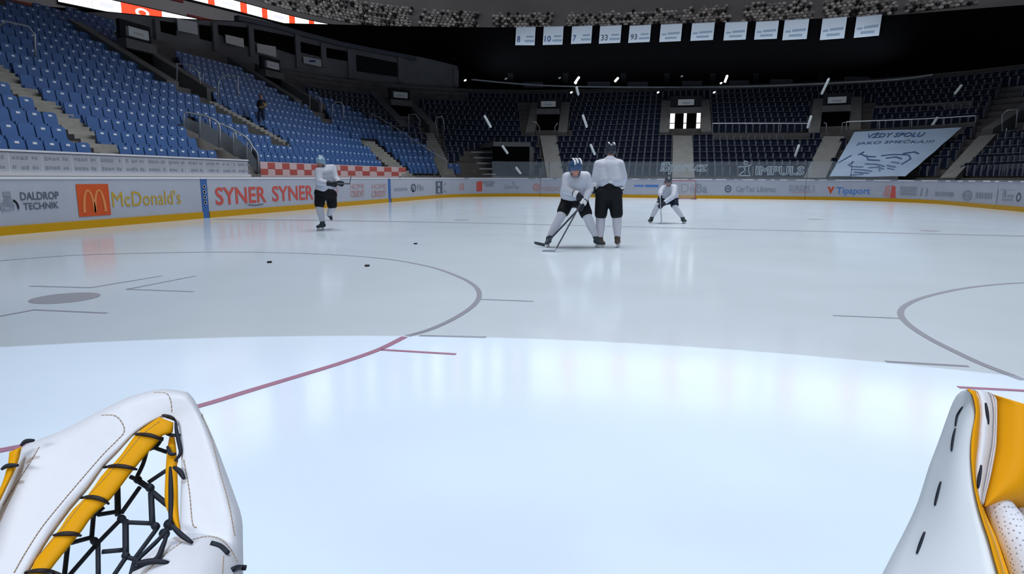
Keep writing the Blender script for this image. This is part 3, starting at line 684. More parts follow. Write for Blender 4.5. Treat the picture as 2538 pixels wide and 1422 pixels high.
for x, y, lab in [(1030, 605, 'black puck on the ice nearest to the central skaters'), (668, 651, 'black puck lying inside the left face-off circle'), (910, 660, 'small puck lying just inside the right part of the left circle')]:
    p = atZ(x, y); g = G(); g.tube([(p[0], p[1], 0), (p[0], p[1], .004), (p[0], p[1], .021), (p[0], p[1], .0254)], [.035, .038, .038, .035], 18); tag(g.build('puck', M['puck']), lab, 'puck')
gx1 = atY(1723, 480, 41.6)[0]; gx0 = gx1-1.95; t = thing('hockey_goal', 'far hockey goal with dull red frame and white net behind the crouching skater', 'goal', ((gx0+gx1)/2, 41.6, 0))
g = G(); g.tube([(gx0, 41.6, 0), (gx0, 41.6, 1.19), (gx1, 41.6, 1.19), (gx1, 41.6, 0)], .04, 8); g.build('goal_frame', M['goalred'], t)
g = G(); g.tube([(gx0, 41.6, .03), (gx0-.15, 42.4, .03), (gx0+.3, 42.7, .03), (gx1-.3, 42.7, .03), (gx1+.15, 42.4, .03), (gx1, 41.6, .03)], .03, 8); g.tube([(gx0, 41.6, 1.17), (gx0+.1, 42.15, 1.17), (gx1-.1, 42.15, 1.17), (gx1, 41.6, 1.17)], .02, 8); g.build('base_frame', M['goalred'], t)
g = G()
for i in range(23):
    u = i/22; xa = gx0+(gx1-gx0)*u; xb = gx0+.1+(gx1-gx0-.2)*u; xc = gx0+.0+(gx1-gx0)*u
    g.tube([(xb, 42.15, 1.17), (xc, 42.6, .03)], .006, 4)
for i in range(14):
    v = i/13; z = .03+1.13*v; y = 42.62-.47*v; g.tube([(gx0, 41.6, z), (gx0+.05, y, z), (gx1-.05, y, z), (gx1, 41.6, z)], .006, 4)
g.build('net', M['net'], t)
# ------------------------------------------------------------------ stands
def dist(p):
    X, Y = abs(p[0]), p[1]
    if Y <= YC: return X-HW
    if X <= XC: return Y-YE
    return math.hypot(X-XC, Y-YC)-RC
def onslope(x, y, lift=0.0):
    rr = ray(x, y); lo, hi = 14.0, 14.0
    while hi < 140:
        p = CAM+rr*hi; d = dist(p)
        if d > .5 and p[2] < zs(d)+lift: break
        lo = hi; hi += .25
    for _ in range(40):
        m_ = (lo+hi)/2; p = CAM+rr*m_; d = dist(p)
        if d > .5 and p[2] < zs(d)+lift: hi = m_
        else: lo = m_
    return CAM+rr*lo
def fwdplane(base):      # points in the upright plane through base, square to the sight line
    h = np.array([base[0]-CAM[0], base[1]-CAM[1]]); D = np.linalg.norm(h); h = h/D
    def J(x, y, dd=0.0):
        rr = ray(x, y); t = (D+dd)/(rr[0]*h[0]+rr[1]*h[1]); return CAM+rr*t
    return J
def inpoly(x, y, P):
    c = False; n = len(P)
    for i in range(n):
        x1, y1 = P[i]; x2, y2 = P[(i+1) % n]
        if (y1 > y) != (y2 > y) and x < (x2-x1)*(y-y1)/(y2-y1)+x1: c = not c
    return c
A1 = [(-80, 100), (0, 150), (150, 262), (310, 382), (262, 388), (120, 288), (0, 205), (-80, 150)]
A2 = [(500, 225), (545, 245), (720, 345), (735, 362), (690, 362), (610, 315), (505, 250)]
T2 = [(300, 92), (392, 92), (535, 235), (525, 262), (425, 212), (300, 112)]
T3 = [(636, 182), (705, 182), (800, 262), (835, 300), (825, 320), (770, 272), (690, 222)]
GT = [(452, 290), (480, 285), (655, 385), (655, 425), (600, 425), (480, 345)]
RMP = [(892, 335), (935, 345), (1030, 425), (1030, 445), (975, 445)]
T4 = [(905, 218), (1010, 218), (1090, 308), (1122, 420), (1125, 448), (1098, 448), (1060, 345), (1035, 310), (1000, 318)]
ENT = [(1160, 366), (1318, 346), (1330, 450), (1160, 450), (1130, 400)]
T5 = [(1282, 240), (1402, 240), (1416, 335), (1378, 340), (1400, 450), (1352, 450), (1330, 336), (1288, 332)]
T6 = [(1634, 240), (1764, 240), (1764, 332), (1722, 336), (1726, 450), (1664, 450), (1664, 336), (1634, 330)]
T7 = [(2010, 240), (2170, 240), (2160, 326), (2095, 338), (2042, 450), (1990, 450), (2038, 338), (1998, 330)]
BAR = [(1764, 322), (2000, 322), (2000, 340), (1764, 340)]
BAR2 = [(2095, 318), (2440, 300), (2440, 316), (2095, 336)]
FLG = [(2112, 322), (2392, 312), (2240, 455), (2040, 455)]
ARt = [(2480, 200), (2545, 200), (2545, 320), (2470, 330), (2470, 345), (2360, 440), (2300, 445), (2400, 340), (2420, 300)]
EXC = [A1, A2, T2, T3, GT, RMP, T4, ENT, T5, T6, T7, BAR, BAR2, FLG, ARt]
def th_b(d): return 140 if d < 3.9 else 140+(d-3.9)/4.8*14.8
def fr(k, t, d):     # local frame at the path
    p, n_ = path(k, t, d); return np.array(p), np.array(n_)
seats = []
for k in range(NR-1):
    d = rowd(k)+.42; z = tread(k)
    slots = [('L', y) for y in np.arange(4, YC, .5)]
    for kind, a0, a1 in (('CL', 180, 90), ('CR', 90, 0)):
        n = int(math.radians(90)*(RC+d)/.5); slots += [(kind, a0+(a1-a0)*(i+.5)/n) for i in range(n)]
        if kind == 'CL': slots += [('E', x) for x in np.arange(-XC+.25, XC, .5)]
    slots += [('R', y) for y in np.arange(YC, 30, -.5)]
    for kind, t in slots:
        p, n_ = fr(kind, t, d); q = proj((*p, z+.55))
        if q[2] < 1 or not -45 < q[0] < 2590 or q[1] < -50: continue
        if any(inpoly(q[0], q[1], P) for P in EXC): continue
        if q[1] < np.interp(q[0], [e[0] for e in EDGE], [e[1] for e in EDGE])+9: continue
        if kind == 'L' and q[0] > 300 and k > 13: continue
        if kind in ('CL',) and t > 118 and k > 12 : continue
        if k > 14 and kind in ('E', 'CR', 'CL', 'R'): continue
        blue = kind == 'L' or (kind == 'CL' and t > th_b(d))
        seats.append((blue, q[2], p, z, math.atan2(n_[1], n_[0]), k, q[0], q[1], kind))
# seat geometry, local: +x is outward (back), y along the row
def rpanel(g, x0, x1, tilt, w_, z0, z1, th, mi, r=.07):
    out_ = []
    pts = [(-w_/2, z0), (w_/2, z0), (w_/2, z1-r), (w_/2-r*.3, z1-r*.3), (w_/2-r, z1), (-w_/2+r, z1), (-w_/2+r*.3, z1-r*.3), (-w_/2, z1-r)]
    g.prism([(x0+tilt*(z-z0), y, z) for y, z in pts], (th, 0, 0), mi)
gb = G(); rpanel(gb, .14, 0, .16, .45, .36, .86, .05, 0)
gp = G(); rpanel(gp, .0, 0, .22, .42, .14, .50, .07, 0, .05); gp.box((.1, .2, .28), (.2, .03, .06), 0); gp.box((.1, -.2, .28), (.2, .03, .06), 0)
gt_ = G(); gt_.prism([(.14+.16*(z-.36)-.012, y, z) for y, z in ((-.06, .73), (.06, .73), (.06, .79), (-.06, .79))], (.015, 0, 0))
ms = [gb.mesh('backrest'), gp.mesh('seat_pan'), gt_.mesh('number_tag')]
for me, mm in zip(ms, ('seat', 'seat', 'tag')): me.materials.append(M[mm])
gn = G(); rpanel(gn, .12, 0, .12, .37, .30, .84, .05, 0); rpanel(gn, -.02, 0, .2, .38, .14, .46, .06, 0, .05)
for s in (-1, 1): gn.box((.12, s*.225, .40), (.30, .035, .62), 1)
gn.box((.16, 0, .855), (.05, .40, .02), 1)
mn = gn.mesh('stadium_seat'); mn.materials.append(M['navy']); mn.materials.append(M['frame']); mn.polygons.foreach_set('material_index', gn.m)
ordn = ['bottom', 'second', 'third', 'fourth', 'fifth', 'sixth', 'seventh', 'eighth', 'ninth', 'tenth', 'eleventh', 'twelfth', 'thirteenth', 'fourteenth', 'fifteenth', 'sixteenth', 'seventeenth', 'eighteenth']
gall = G()
for src, off in ((gb, 0), (gp, 0), (gt_, 1)): gall.add(src.v, src.f, off)
gall.m = [0]*(len(gb.f)+len(gp.f))+[1]*len(gt_.f)
rnd = random.Random(3)
stats = []
for blue in (True, False):
    S_ = sorted([s for s in seats if s[0] == blue], key=lambda s: (not (0 < s[6] < 2538 and 0 < s[7] < 432), s[1]))
    stats.append(len(S_)); rest = G()
    for i, (b_, dep, p, z, a, k, qx, qy, kind) in enumerate(S_):
        if i < 300:
            if blue:
                # which block: measured against the first aisle
                yl = p[1]; blk = 'left of the nearest aisle' if yl < 16 else 'between the nearest aisle and the stair gate' if yl < 24 else 'between the stair gate and the dark railing'
                lab = 'blue folding seat, %s row, %s' % (ordn[k], blk) if k else 'blue folding seat, bottom row, %s' % blk
                o = thing('folding_seat', lab, 'seat', (*p, z), 'blue seats, %s row, %s' % (ordn[k], blk)); o.rotation_euler.z = a
                for me in ms[:3 if rnd.random() > .12 else 2]:
                    c_ = bpy.data.objects.new(me.name, me); C.objects.link(c_); c_.parent = o
            else:
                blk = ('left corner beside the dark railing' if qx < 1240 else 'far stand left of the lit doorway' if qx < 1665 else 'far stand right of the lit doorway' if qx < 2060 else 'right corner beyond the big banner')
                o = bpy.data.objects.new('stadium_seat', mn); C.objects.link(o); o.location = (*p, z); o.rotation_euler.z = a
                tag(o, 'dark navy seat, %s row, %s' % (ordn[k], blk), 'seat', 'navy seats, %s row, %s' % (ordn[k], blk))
        else:
            R_ = Matrix.Rotation(a, 3, 'Z'); t_ = gall if blue else gn
            base = len(rest.v); rest.v.extend([tuple((R_ @ Vector(q))+Vector((*p, z))) for q in t_.v]); rest.f.extend([tuple(base+q for q in f) for f in t_.f]); rest.m.extend(t_.m)
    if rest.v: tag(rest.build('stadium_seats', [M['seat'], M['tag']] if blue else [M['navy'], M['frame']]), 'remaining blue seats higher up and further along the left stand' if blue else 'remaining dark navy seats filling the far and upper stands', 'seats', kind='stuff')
print('SEATS', stats)
# stairs in the aisles: one flight each, steps following the tiers
def flight(label, poly_lo, poly_hi, w_, n=18, mm='stair'):
    """flight running between two measured points on the slope"""
    A, B = onslope(*poly_lo), onslope(*poly_hi); A[2] -= .25; B[2] -= .25
    h = np.array([B[0]-A[0], B[1]-A[1]]); L_ = np.linalg.norm(h); h /= L_; s = np.array([-h[1], h[0]])*w_/2
    g = G(); 
    for i in range(n):
        a = A[:2]+h*L_*i/n; b = A[:2]+h*L_*(i+1)/n; z = A[2]+(B[2]-A[2])*(i+1)/n
        g.hexa([(*(a-s), z-.5), (*(b-s), z-.5), (*(b+s), z-.5), (*(a+s), z-.5), (*(a-s), z), (*(b-s), z), (*(b+s), z), (*(a+s), z)])
    return tag(g.build('aisle_stair', M[mm]), label, 'stair')
flight('concrete aisle stair nearest the camera, crossing the lower left seats', (300, 382), (-60, 128), 1.0, 24)
flight('concrete aisle stair below the second left tunnel', (722, 352), (520, 240), .95, 18)
flight('grey stair ramp down to the checkered banner in the left corner', (1012, 434), (905, 342), 1.1, 14)
flight('grey aisle stair in the left corner below its tunnel mouth', (1112, 432), (1055, 322), 1.1, 16)
def rampq(label, pts, mm='ramp'):    # smooth ramp through four measured points on the slope
    P = [onslope(*q) for q in pts]; g = G(); g.prism([p+np.array([0, 0, .02]) for p in P], (0, 0, -.5)); return tag(g.build('aisle_ramp', M[mm]), label, 'ramp')
rampq('pale far aisle ramp below the left tunnel, behind the two central skaters', [(1357, 441), (1398, 441), (1378, 336), (1338, 336)])
rampq('pale far aisle ramp below the lit doorway', [(1666, 441), (1722, 441), (1715, 336), (1668, 336)])
rampq('pale far aisle ramp left of the big blue banner', [(1992, 441), (2046, 441), (2093, 338), (2042, 338)])
rampq('concrete stair strip right of the big blue banner', [(2330, 441), (2368, 441), (2470, 332), (2425, 338)])
def tunnel(label, k, t, d0, w_, z0=None, dd=2.7, hh=2.3, wt_=.75, dep=5.2, sy=.45, lit=False):
    T = thing('entrance_tunnel', label, 'tunnel'); p, n_ = fr(k, t, d0); s = np.array([-n_[1], n_[0]]); fl = zs(d0)-.35 if z0 is None else z0
    def pt(a, b, z): q = p+n_*a+s*b; return (q[0], q[1], z)
    for sg in (-1, 1):
        g = G(); b0, b1 = sg*w_/2, sg*(w_/2+wt_); b0, b1 = min(b0, b1), max(b0, b1)
        zt = lambda a: zs(d0+a)+.30
        g.hexa([pt(-.1, b0, fl-.6), pt(dep, b0, fl-.6), pt(dep, b1, fl-.6), pt(-.1, b1, fl-.6), pt(-.1, b0, zt(-.1)), pt(dep, b0, zt(dep)), pt(dep, b1, zt(dep)), pt(-.1, b1, zt(-.1))])
        g.build('side_wall', M['portal'], T)
    g = G(); g.hexa([pt(dd, -w_/2, fl+hh), pt(dd+.5, -w_/2, fl+hh), pt(dd+.5, w_/2, fl+hh), pt(dd, w_/2, fl+hh), pt(dd, -w_/2, fl+hh+.45), pt(dd+.5, -w_/2, fl+hh+.45), pt(dd+.5, w_/2, fl+hh+.45), pt(dd, w_/2, fl+hh+.45)]); g.build('lintel', M['portal'], T)
    g = G(); g.hexa([pt(dd+.3, -w_/2, fl+hh+.45), pt(dd+.5, -w_/2, fl+hh+.45), pt(dd+.5, w_/2, fl+hh+.45), pt(dd+.3, w_/2, fl+hh+.45), pt(dd+.3, -w_/2, fl+hh+1.35), pt(dd+.5, -w_/2, fl+hh+1.35), pt(dd+.5, w_/2, fl+hh+1.35), pt(dd+.3, w_/2, fl+hh+1.35)]); g.build('sign_panel', M['dark'], T)
    g = G(); g.hexa([pt(dd+.3, -w_/2, fl), pt(dd+.4, -w_/2, fl), pt(dd+.4, w_/2, fl), pt(dd+.3, w_/2, fl), pt(dd+.3, -w_/2, fl+hh), pt(dd+.4, -w_/2, fl+hh), pt(dd+.4, w_/2, fl+hh), pt(dd+.3, w_/2, fl+hh)]); g.build('doorway_shade_panel', M['black'], T)  # black panel stands in for the shade inside the tunnel
    g = G(); g.hexa([pt(-.1, -w_/2, fl-.6), pt(dd+.3, -w_/2, fl-.6), pt(dd+.3, w_/2, fl-.6), pt(-.1, w_/2, fl-.6), pt(-.1, -w_/2, fl), pt(dd+.3, -w_/2, fl), pt(dd+.3, w_/2, fl), pt(-.1, w_/2, fl)]); g.build('landing', M['portal'], T)
    g = G(); sw = .62; z0_ = fl+hh+.62; g.hexa([pt(dd+.12, -sw, z0_), pt(dd+.3, -sw, z0_), pt(dd+.3, sw, z0_), pt(dd+.12, sw, z0_), pt(dd+.12, -sw, z0_+sy), pt(dd+.3, -sw, z0_+sy), pt(dd+.3, sw, z0_+sy), pt(dd+.12, sw, z0_+sy)]); si = g.build('sign_box', M['sign'], T)
    g = G(); g.hexa([pt(dd+.10, -.3, z0_+.14), pt(dd+.118, -.3, z0_+.14), pt(dd+.118, .3, z0_+.14), pt(dd+.10, .3, z0_+.14), pt(dd+.10, -.3, z0_+.24), pt(dd+.118, -.3, z0_+.24), pt(dd+.118, .3, z0_+.24), pt(dd+.10, .3, z0_+.24)]); g.build('sign_mark', M['steel'], si)
    if lit:
        for b0, b1 in ((-.98*w_/2, -.98*w_/2+.3), (-.1, .12), (.98*w_/2-.36, .98*w_/2)):
            g = G()
            for za, zb in ((.15, 1.05), (1.12, 2.05)): g.hexa([pt(dd+.22, b0, fl+za), pt(dd+.3, b0, fl+za), pt(dd+.3, b1, fl+za), pt(dd+.22, b1, fl+za), pt(dd+.22, b0, fl+zb), pt(dd+.3, b0, fl+zb), pt(dd+.3, b1, fl+zb), pt(dd+.22, b1, fl+zb)])
            g.build('lit_window_strip', M['lamp'], T)
    return T
def cen(x0, x1, y): return ptt(onslope((x0+x1)/2, y))+(dist(onslope((x0+x1)/2, y)),)
k, t, d = cen(430, 520, 223); tunnel('concrete tunnel entrance with sign box, nearest in the left stand', k, t, d, 1.9)
k, t, d = cen(745, 790, 262); tunnel('concrete tunnel entrance in the left stand, right of the standing person', k, t, d, 1.9)
k, t, d = cen(1004, 1070, 318); tunnel('concrete tunnel entrance in the left corner above the dark seats', k, t, d, 1.9)
k, t, d = cen(1330, 1378, 335); tunnel('far tunnel entrance with black doorway above the two central skaters', k, t, d, 1.9, zs(d)-.02, 1.7, 1.85)
k, t, d = cen(1672, 1723, 335); tunnel('far tunnel entrance with glowing white window strips', k, t, d, 2.4, zs(d)-.02, 1.7, 1.85, lit=True)
k, t, d = cen(2045, 2088, 335); tunnel('far tunnel entrance with black doorway above left of the big banner', k, t, d, 1.9, zs(d)-.02, 1.7, 1.85)
k, t, d = cen(2478, 2530, 326); tunnel('tunnel entrance at the right picture edge beyond the banner', k, t, d, 2.0)
# dark service entrance in the far left corner
T = thing('service_entrance', 'dark low service entrance under a pale slab in the far left corner', 'entrance')
k, t0 = ptt(onslope(1228, 400)); k1, t1 = ptt(onslope(1312, 400)); 
def arcbox(g, ta, tb, d0, d1, z0, z1, n=6):
    R_ = [[(*path('CL', a, dd)[0], z) for dd, z in ((d0, z0), (d1, z0), (d1, z1), (d0, z1))] for a in np.linspace(ta, tb, n)]
    vs_ = [q for r in R_ for q in r]; g.add(vs_, [(i*4+j, i*4+(j+1) % 4, (i+1)*4+(j+1) % 4, (i+1)*4+j) for i in range(n-1) for j in range(4)]+[(3, 2, 1, 0), (4*n-4, 4*n-3, 4*n-2, 4*n-1)])
Es = onslope(1265, 362); de = dist(Es)
ta, tb = ptt(onslope(1222, 372))[1], ptt(onslope(1314, 372))[1]
ta, tb = ptt(onpath(1222, 380, 1.9))[1], ptt(onpath(1314, 380, 1.9))[1]; z1, z0 = onpath(1266, 352, 1.9)[2], onpath(1266, 363, 1.9)[2]
g = G(); arcbox(g, ta, tb, 1.85, de+.3, z0, z1); g.build('slab', M['portal'], T)
g = G(); arcbox(g, ta-.8, tb+.4, 2.1, 2.4, 1.3, z0); g.build('opening_shade_box', M['black'], T)  # black box stands in for the shade inside the opening
g = G(); arcbox(g, tb+.4, tb-1.6, 1.9, de, 1.3, z0); g.build('side_wall', M['portal'], T)
tc_ = ptt(onslope(1164, 400))[1]
for i in range(5):
    y = 378+i*13.5; L_, R_ = onslope(1166+i*7, y), onslope(1228, y); a, b = ptt(L_)[1], ptt(R_)[1]; dd_ = dist(R_)
    t = flat('white_step', 'dummy', 'step', [], 'rail') if False else None
    g = G(); arcbox(g, a, b, dd_-.12, dd_+.08, R_[2]-.05, R_[2]+.06)
    tag(g.build('pale_bar', M['steel']), 'pale horizontal bar left of the dark entrance, %s from the top' % ['first', 'second', 'third', 'fourth', 'fifth'][i], 'bar')
# low barrier walls with rails at mid height, right half of the far stand
def barrier(label, xs_, yt, yb, raily, posts):
    T = thing('barrier', label, 'barrier'); A = [onslope(x, b_) for x, b_ in zip(xs_, yb)]; g = G()
    B = [fwdplane(a)(x, t_) for a, x, t_ in zip(A, xs_, yt)]
    for i in range(len(A)-1):
        n1, n2 = nrm(A[i])*.18, nrm(A[i+1])*.18
        g.hexa([A[i]-(0, 0, .4), A[i+1]-(0, 0, .4), A[i+1]+n2-(0, 0, .4), A[i]+n1-(0, 0, .4), B[i], B[i+1], B[i+1]+n2, B[i]+n1])
    g.build('wall', M['portal'], T)
    R_ = [fwdplane(a)(x, t_) for a, x, t_ in zip(A, xs_, raily)]
    g = G(); g.tube(R_, .04, 6); g.build('hand_rail', M['steel'], T)
    for u in posts:
        i = min(int(u), len(R_)-2); f_ = u-i; a = R_[i]+(R_[i+1]-R_[i])*f_; b = B[i]+(B[i+1]-B[i])*f_
        g = G(); g.tube([b-(0, 0, .05), a], .035, 6); g.build('post', M['steel'], T)
barrier('low grey wall with long handrail between lit doorway and right tunnel', [1766, 1850, 1930, 2008], [329, 329, 329, 329], [341, 341, 341, 341], [306, 306, 306, 306], [0, 1, 2, 3])
barrier('low grey wall with handrail above the big blue banner', [2098, 2180, 2260, 2340, 2418], [322, 318, 313, 308, 301], [336, 334, 330, 326, 318], [302, 299, 296, 292, 287], [0, 1, 2, 3, 4])
barrier('upper grey wall with handrail behind the banner, higher than the other', [2170, 2250, 2330, 2412], [262, 259, 254, 249], [272, 270, 266, 262], [283, 280, 273, 267], [])
# tubular rails and hoops
def rail(label, pts, base, r=.035, name='handrail', extra=(), panel=None):
    T = thing(name, label, 'railing'); J = fwdplane(onslope(*base)); g = G(); g.tube([J(*p) for p in pts], r, 8); g.build('rail_tube', M['steel'], T, True)
    for e in extra:
        g = G(); g.tube([J(*p) for p in e], r*.8, 6); g.build('post', M['steel'], T, True)
    if panel: g = G(); g.prism([J(*p) for p in panel], J(panel[0][0], panel[0][1], .04)-J(*panel[0])); g.build('infill_panel', M['suitep'], T)
M['suitep'] = mat('rail_panel', (.13, .15, .17), .6)
rail('steel hoop rail at the left picture edge among the upper seats', [(-10, 70), (15, 53), (70, 66), (86, 85), (88, 142)], (88, 142))
rail('steel hoop rail at the right side of the nearest left tunnel', [(438, 212), (439, 157), (478, 163), (492, 180), (497, 208)], (438, 212), extra=[[(470, 163), (470, 178)], [(504, 182), (502, 205)]])
rail('steel hoop rail in the seats right of the nearest left tunnel', [(541, 248), (541, 205), (552, 187), (590, 190), (590, 240)], (541, 248))
rail('steel hoop rail at the foot of the tunnel near the standing person', [(768, 280), (768, 235), (790, 239), (797, 255)], (768, 280), extra=[[(797, 255), (797, 278)]])
rail('narrow steel hoop rail right of the second left tunnel', [(822, 310), (824, 262), (832, 252), (847, 254), (852, 265), (850, 295)], (822, 310))
rail('steel hoop rail at the foot of the corner tunnel, left side', [(1013, 325), (1013, 284), (1030, 283), (1041, 298), (1041, 312)], (1013, 325), extra=[[(1028, 322), (1028, 340)]])
rail('steel hoop rail at the foot of the corner tunnel, right side', [(1087, 345), (1079, 300), (1084, 290), (1096, 289), (1100, 300), (1101, 325)], (1087, 345))
rail('curved steel rail left of the far left doorway', [(1318, 302), (1328, 303), (1337, 315), (1338, 334)], (1338, 336)); rail('curved steel rail right of the far left doorway', [(1376, 334), (1375, 315), (1382, 305)], (1376, 336))
rail('square steel hoop rail in the right corner seats', [(2484, 325), (2484, 285), (2498, 273), (2522, 271), (2518, 318)], (2500, 335), extra=[[(2495, 318), (2494, 340)]])
rail('white steel post rail left of the far right doorway', [(2042, 304), (2048, 306), (2049, 336)], (2049, 337)); rail('white steel post rail right of the far right doorway', [(2084, 334), (2088, 304), (2130, 301)], (2085, 336))
for i, (x, y) in enumerate([(418, 142), (392, 130), (357, 128)]):
    pass
# long slanting rail dividing blue from navy seats
T = thing('divider_rail', 'long slanting steel handrail dividing blue seats from navy seats', 'railing'); P = [onslope(x, y) for x, y in [(922, 300), (970, 328), (1020, 362), (1070, 396), (1106, 418)]]
g = G(); g.tube([p+(0, 0, .55) for p in P], .04, 8); g.build('rail_tube', M['steel'], T)
for p in P: g = G(); g.tube([p-(0, 0, .5), p+(0, 0, .55)], .03, 6); g.build('post', M['steel'], T)
# stepped stair gate with grey panels in the left stand
for i, (x0, y0, x1, y1, yb0, yb1) in enumerate([(456, 278, 520, 296, 318, 345), (495, 283, 545, 312, 342, 366), (540, 306, 585, 330, 360, 388), (578, 324, 622, 356, 384, 408), (612, 348, 640, 384, 404, 428)]):
    T = thing('stair_gate', 'stepped steel stair gate with grey panel in the left stand, %s from the top' % ['first', 'second', 'third', 'fourth', 'fifth'][i], 'railing'); J = fwdplane(onslope(x0, yb0) if i < 4 else onslope(x0, yb0))
    g = G(); g.tube([J(x0, yb0), J(x0, y0+6), J(x0+5, y0), J(x1-12, (y0+y1)/2), J(x1-3, y1-6), J(x1, y1+6), J(x1, yb1)], .035, 8); g.build('rail_tube', M['steel'], T, True)
    g = G(); q = [J(x0+3, yb0), J(x1-3, yb1), J(x1-3, y1+16), J(x0+3, y0+14)]; g.prism(q, J(x0, y0, .03)-J(x0, y0)); g.build('infill_panel', M['suitep'], T)
# advert wall and checkered banner behind the left boards
T = thing('advert_wall', 'long white low wall with pale grey repeated marks behind left boards', 'advert wall'); g = G()
y_end = onpath(615, 415, 1.95)[1]; X = -HW-1.95; g.box((X-.06, (y_end+2)/2, (1.301+1.93)/2), (.12, y_end-2, .63)); g.build('panel', M['board'], T)
g = G(); g.box((X-.05, (y_end+2)/2, 1.955), (.18, y_end-2, .05)); g.box((X+.06, (y_end+2)/2, 1.36), (.12, y_end-2, .10)); g.build('ledge', M['rail'], T)
g = G(); y = 7.0; rr_ = random.Random(5)
while y < y_end-.6:
    for z in (1.78, 1.53):
        yy = y
        for w_ in (.10, .09, .12, .08, 0, .08, .07):
            if w_ and rr_.random() > .08: g.box((X+.004, yy+w_/2, z+rr_.uniform(-.01, .01)), (.006, w_*.85, rr_.uniform(.06, .10)))
            yy += w_+.015 if w_ else .08
    y += .88
g.build('grey_marks', M['inkl'], T)
g = G(); y = 7.0
while y < y_end: g.box((X+.003, y-.08, 1.65), (.004, .015, .52)); y += .88
g.build('seams', M['rail'], T)
T = thing('checkered_banner', 'red and white checkered banner behind the lone skater', 'banner'); gw, gr = G(), G(); n = 20
for i in range(n):
    xa, xb = 646+(1006-646)*i/n, 646+(1006-646)*(i+1)/n; A, B = onpath(xa, 420, 1.97), onpath(xb, 420, 1.97); nA, nB = nrm(A), nrm(B); zt, zm, zb = 1.93, 1.64, 1.31
    gw.hexa([(*A[:2], zb), (*B[:2], zb), (*(B+nB*.05)[:2], zb), (*(A+nA*.05)[:2], zb), (*A[:2], zt), (*B[:2], zt), (*(B+nB*.05)[:2], zt), (*(A+nA*.05)[:2], zt)])
    z0, z1 = (zm-.24, zm) if i % 2 == 0 else (zm, zm+.26)
    gr.hexa([(*(A-nA*.008)[:2], z0), (*(B-nB*.008)[:2], z0), (*(B-nB*.001)[:2], z0), (*(A-nA*.001)[:2], z0), (*(A-nA*.008)[:2], z1), (*(B-nB*.008)[:2], z1), (*(B-nB*.001)[:2], z1), (*(A-nA*.001)[:2], z1)])
gw.build('cloth', M['pinkw'], T); gr.build('red_checks', M['check'], T)
# hanging number banners
BN = [(1277, 1325, 69, 112, '8'), (1345, 1394, 68, 111, '10'), (1415, 1465, 67, 108, '7'), (1484, 1537, 66, 107, '33'), (1557, 1610, 65, 105, '93'), (1634, 1687, 62, 103, ''), (1711, 1767, 59, 100, ''), (1793, 1848, 57, 99, ''), (1869, 1925, 55, 97, ''), (1939, 1999, 51, 98, ''), (2032, 2092, 47, 97, ''), (2116, 2178, 42, 91, '')]
nm_ = {'': None}; cnt = 0; ow = ['first', 'second', 'third', 'fourth', 'fifth', 'sixth', 'last']
for i, (x0, x1, y0, y1, num) in enumerate(BN):
    if num: lab = 'white hanging banner with the number %s, %s' % ({'8': 'eight', '10': 'ten', '7': 'seven', '33': 'thirty-three', '93': 'ninety-three'}[num], {'8': 'leftmost of the row', '10': 'second of the row', '7': 'right of number ten', '33': 'left of number ninety-three', '93': 'the boldest digits'}[num])
    else: lab = 'white hanging banner with two pale blue text lines, %s right of number 93' % ow[cnt]; cnt += 1
    T = thing('hanging_banner', lab, 'banner'); dB = WD-.35
    A, B = onpath(x0, y1, dB), onpath(x1, y1, dB); J = fwdplane((A+B)/2); zt = onpath((x0+x1)/2, y0-3, dB)[2]; zb = (A[2]+B[2])/2
    lean = .045*(B-A); g = G(); th = nrm(A)*.02; g.hexa([(*A[:2], zb), (*B[:2], zb), (*(B+th)[:2], zb), (*(A+th)[:2], zb), (*(A+lean)[:2], zt), (*(B+lean)[:2], zt), (*(B+lean+th)[:2], zt), (*(A+lean+th)[:2], zt)]); g.build('cloth', M['cloth'], T)
    g = G(); q = nrm(A); g.hexa([(*(A+lean-q*.02)[:2], zt-.06), (*(B+lean-q*.02)[:2], zt-.06), (*(B+lean+q*.06)[:2], zt-.06), (*(A+lean+q*.06)[:2], zt-.06), (*(A+lean-q*.02)[:2], zt), (*(B+lean-q*.02)[:2], zt), (*(B+lean+q*.06)[:2], zt), (*(A+lean+q*.06)[:2], zt)]); g.build('hanging_bar', M['steel'], T)
    P = lambda u, v: tuple((A+(B-A)*u+lean*v-nrm(A)*.012)[:2])+(zb+(zt-zb)*v,)
    if num:
        g = G(); wn = .16*len(num); Pn = lambda u, v: P(.08+u*wn, .16+v*.33); text_on(g, num, Pn); g.build('number', M['inkb'] if num not in ('33', '93') else M['ink'], T)
        bars = [[(.55, .4), (.92, .4), (.92, .5), (.55, .5)], [(.48, .16), (.96, .16), (.96, .28), (.48, .28)]]
    else: bars = [[(.08, .36), (.3, .36), (.3, .46), (.08, .46)], [(.36, .38), (.92, .4), (.92, .52), (.36, .5)], [(.25, .14), (.8, .14), (.8, .26), (.25, .26)]]
    g = G(); [poly_on(g, b_, P) for b_ in bars]; g.build('text_lines', M['bpale'] if 'bpale' in M else M.setdefault('bpale', mat('banner_paleblue', (.30, .40, .52), .8)), T)
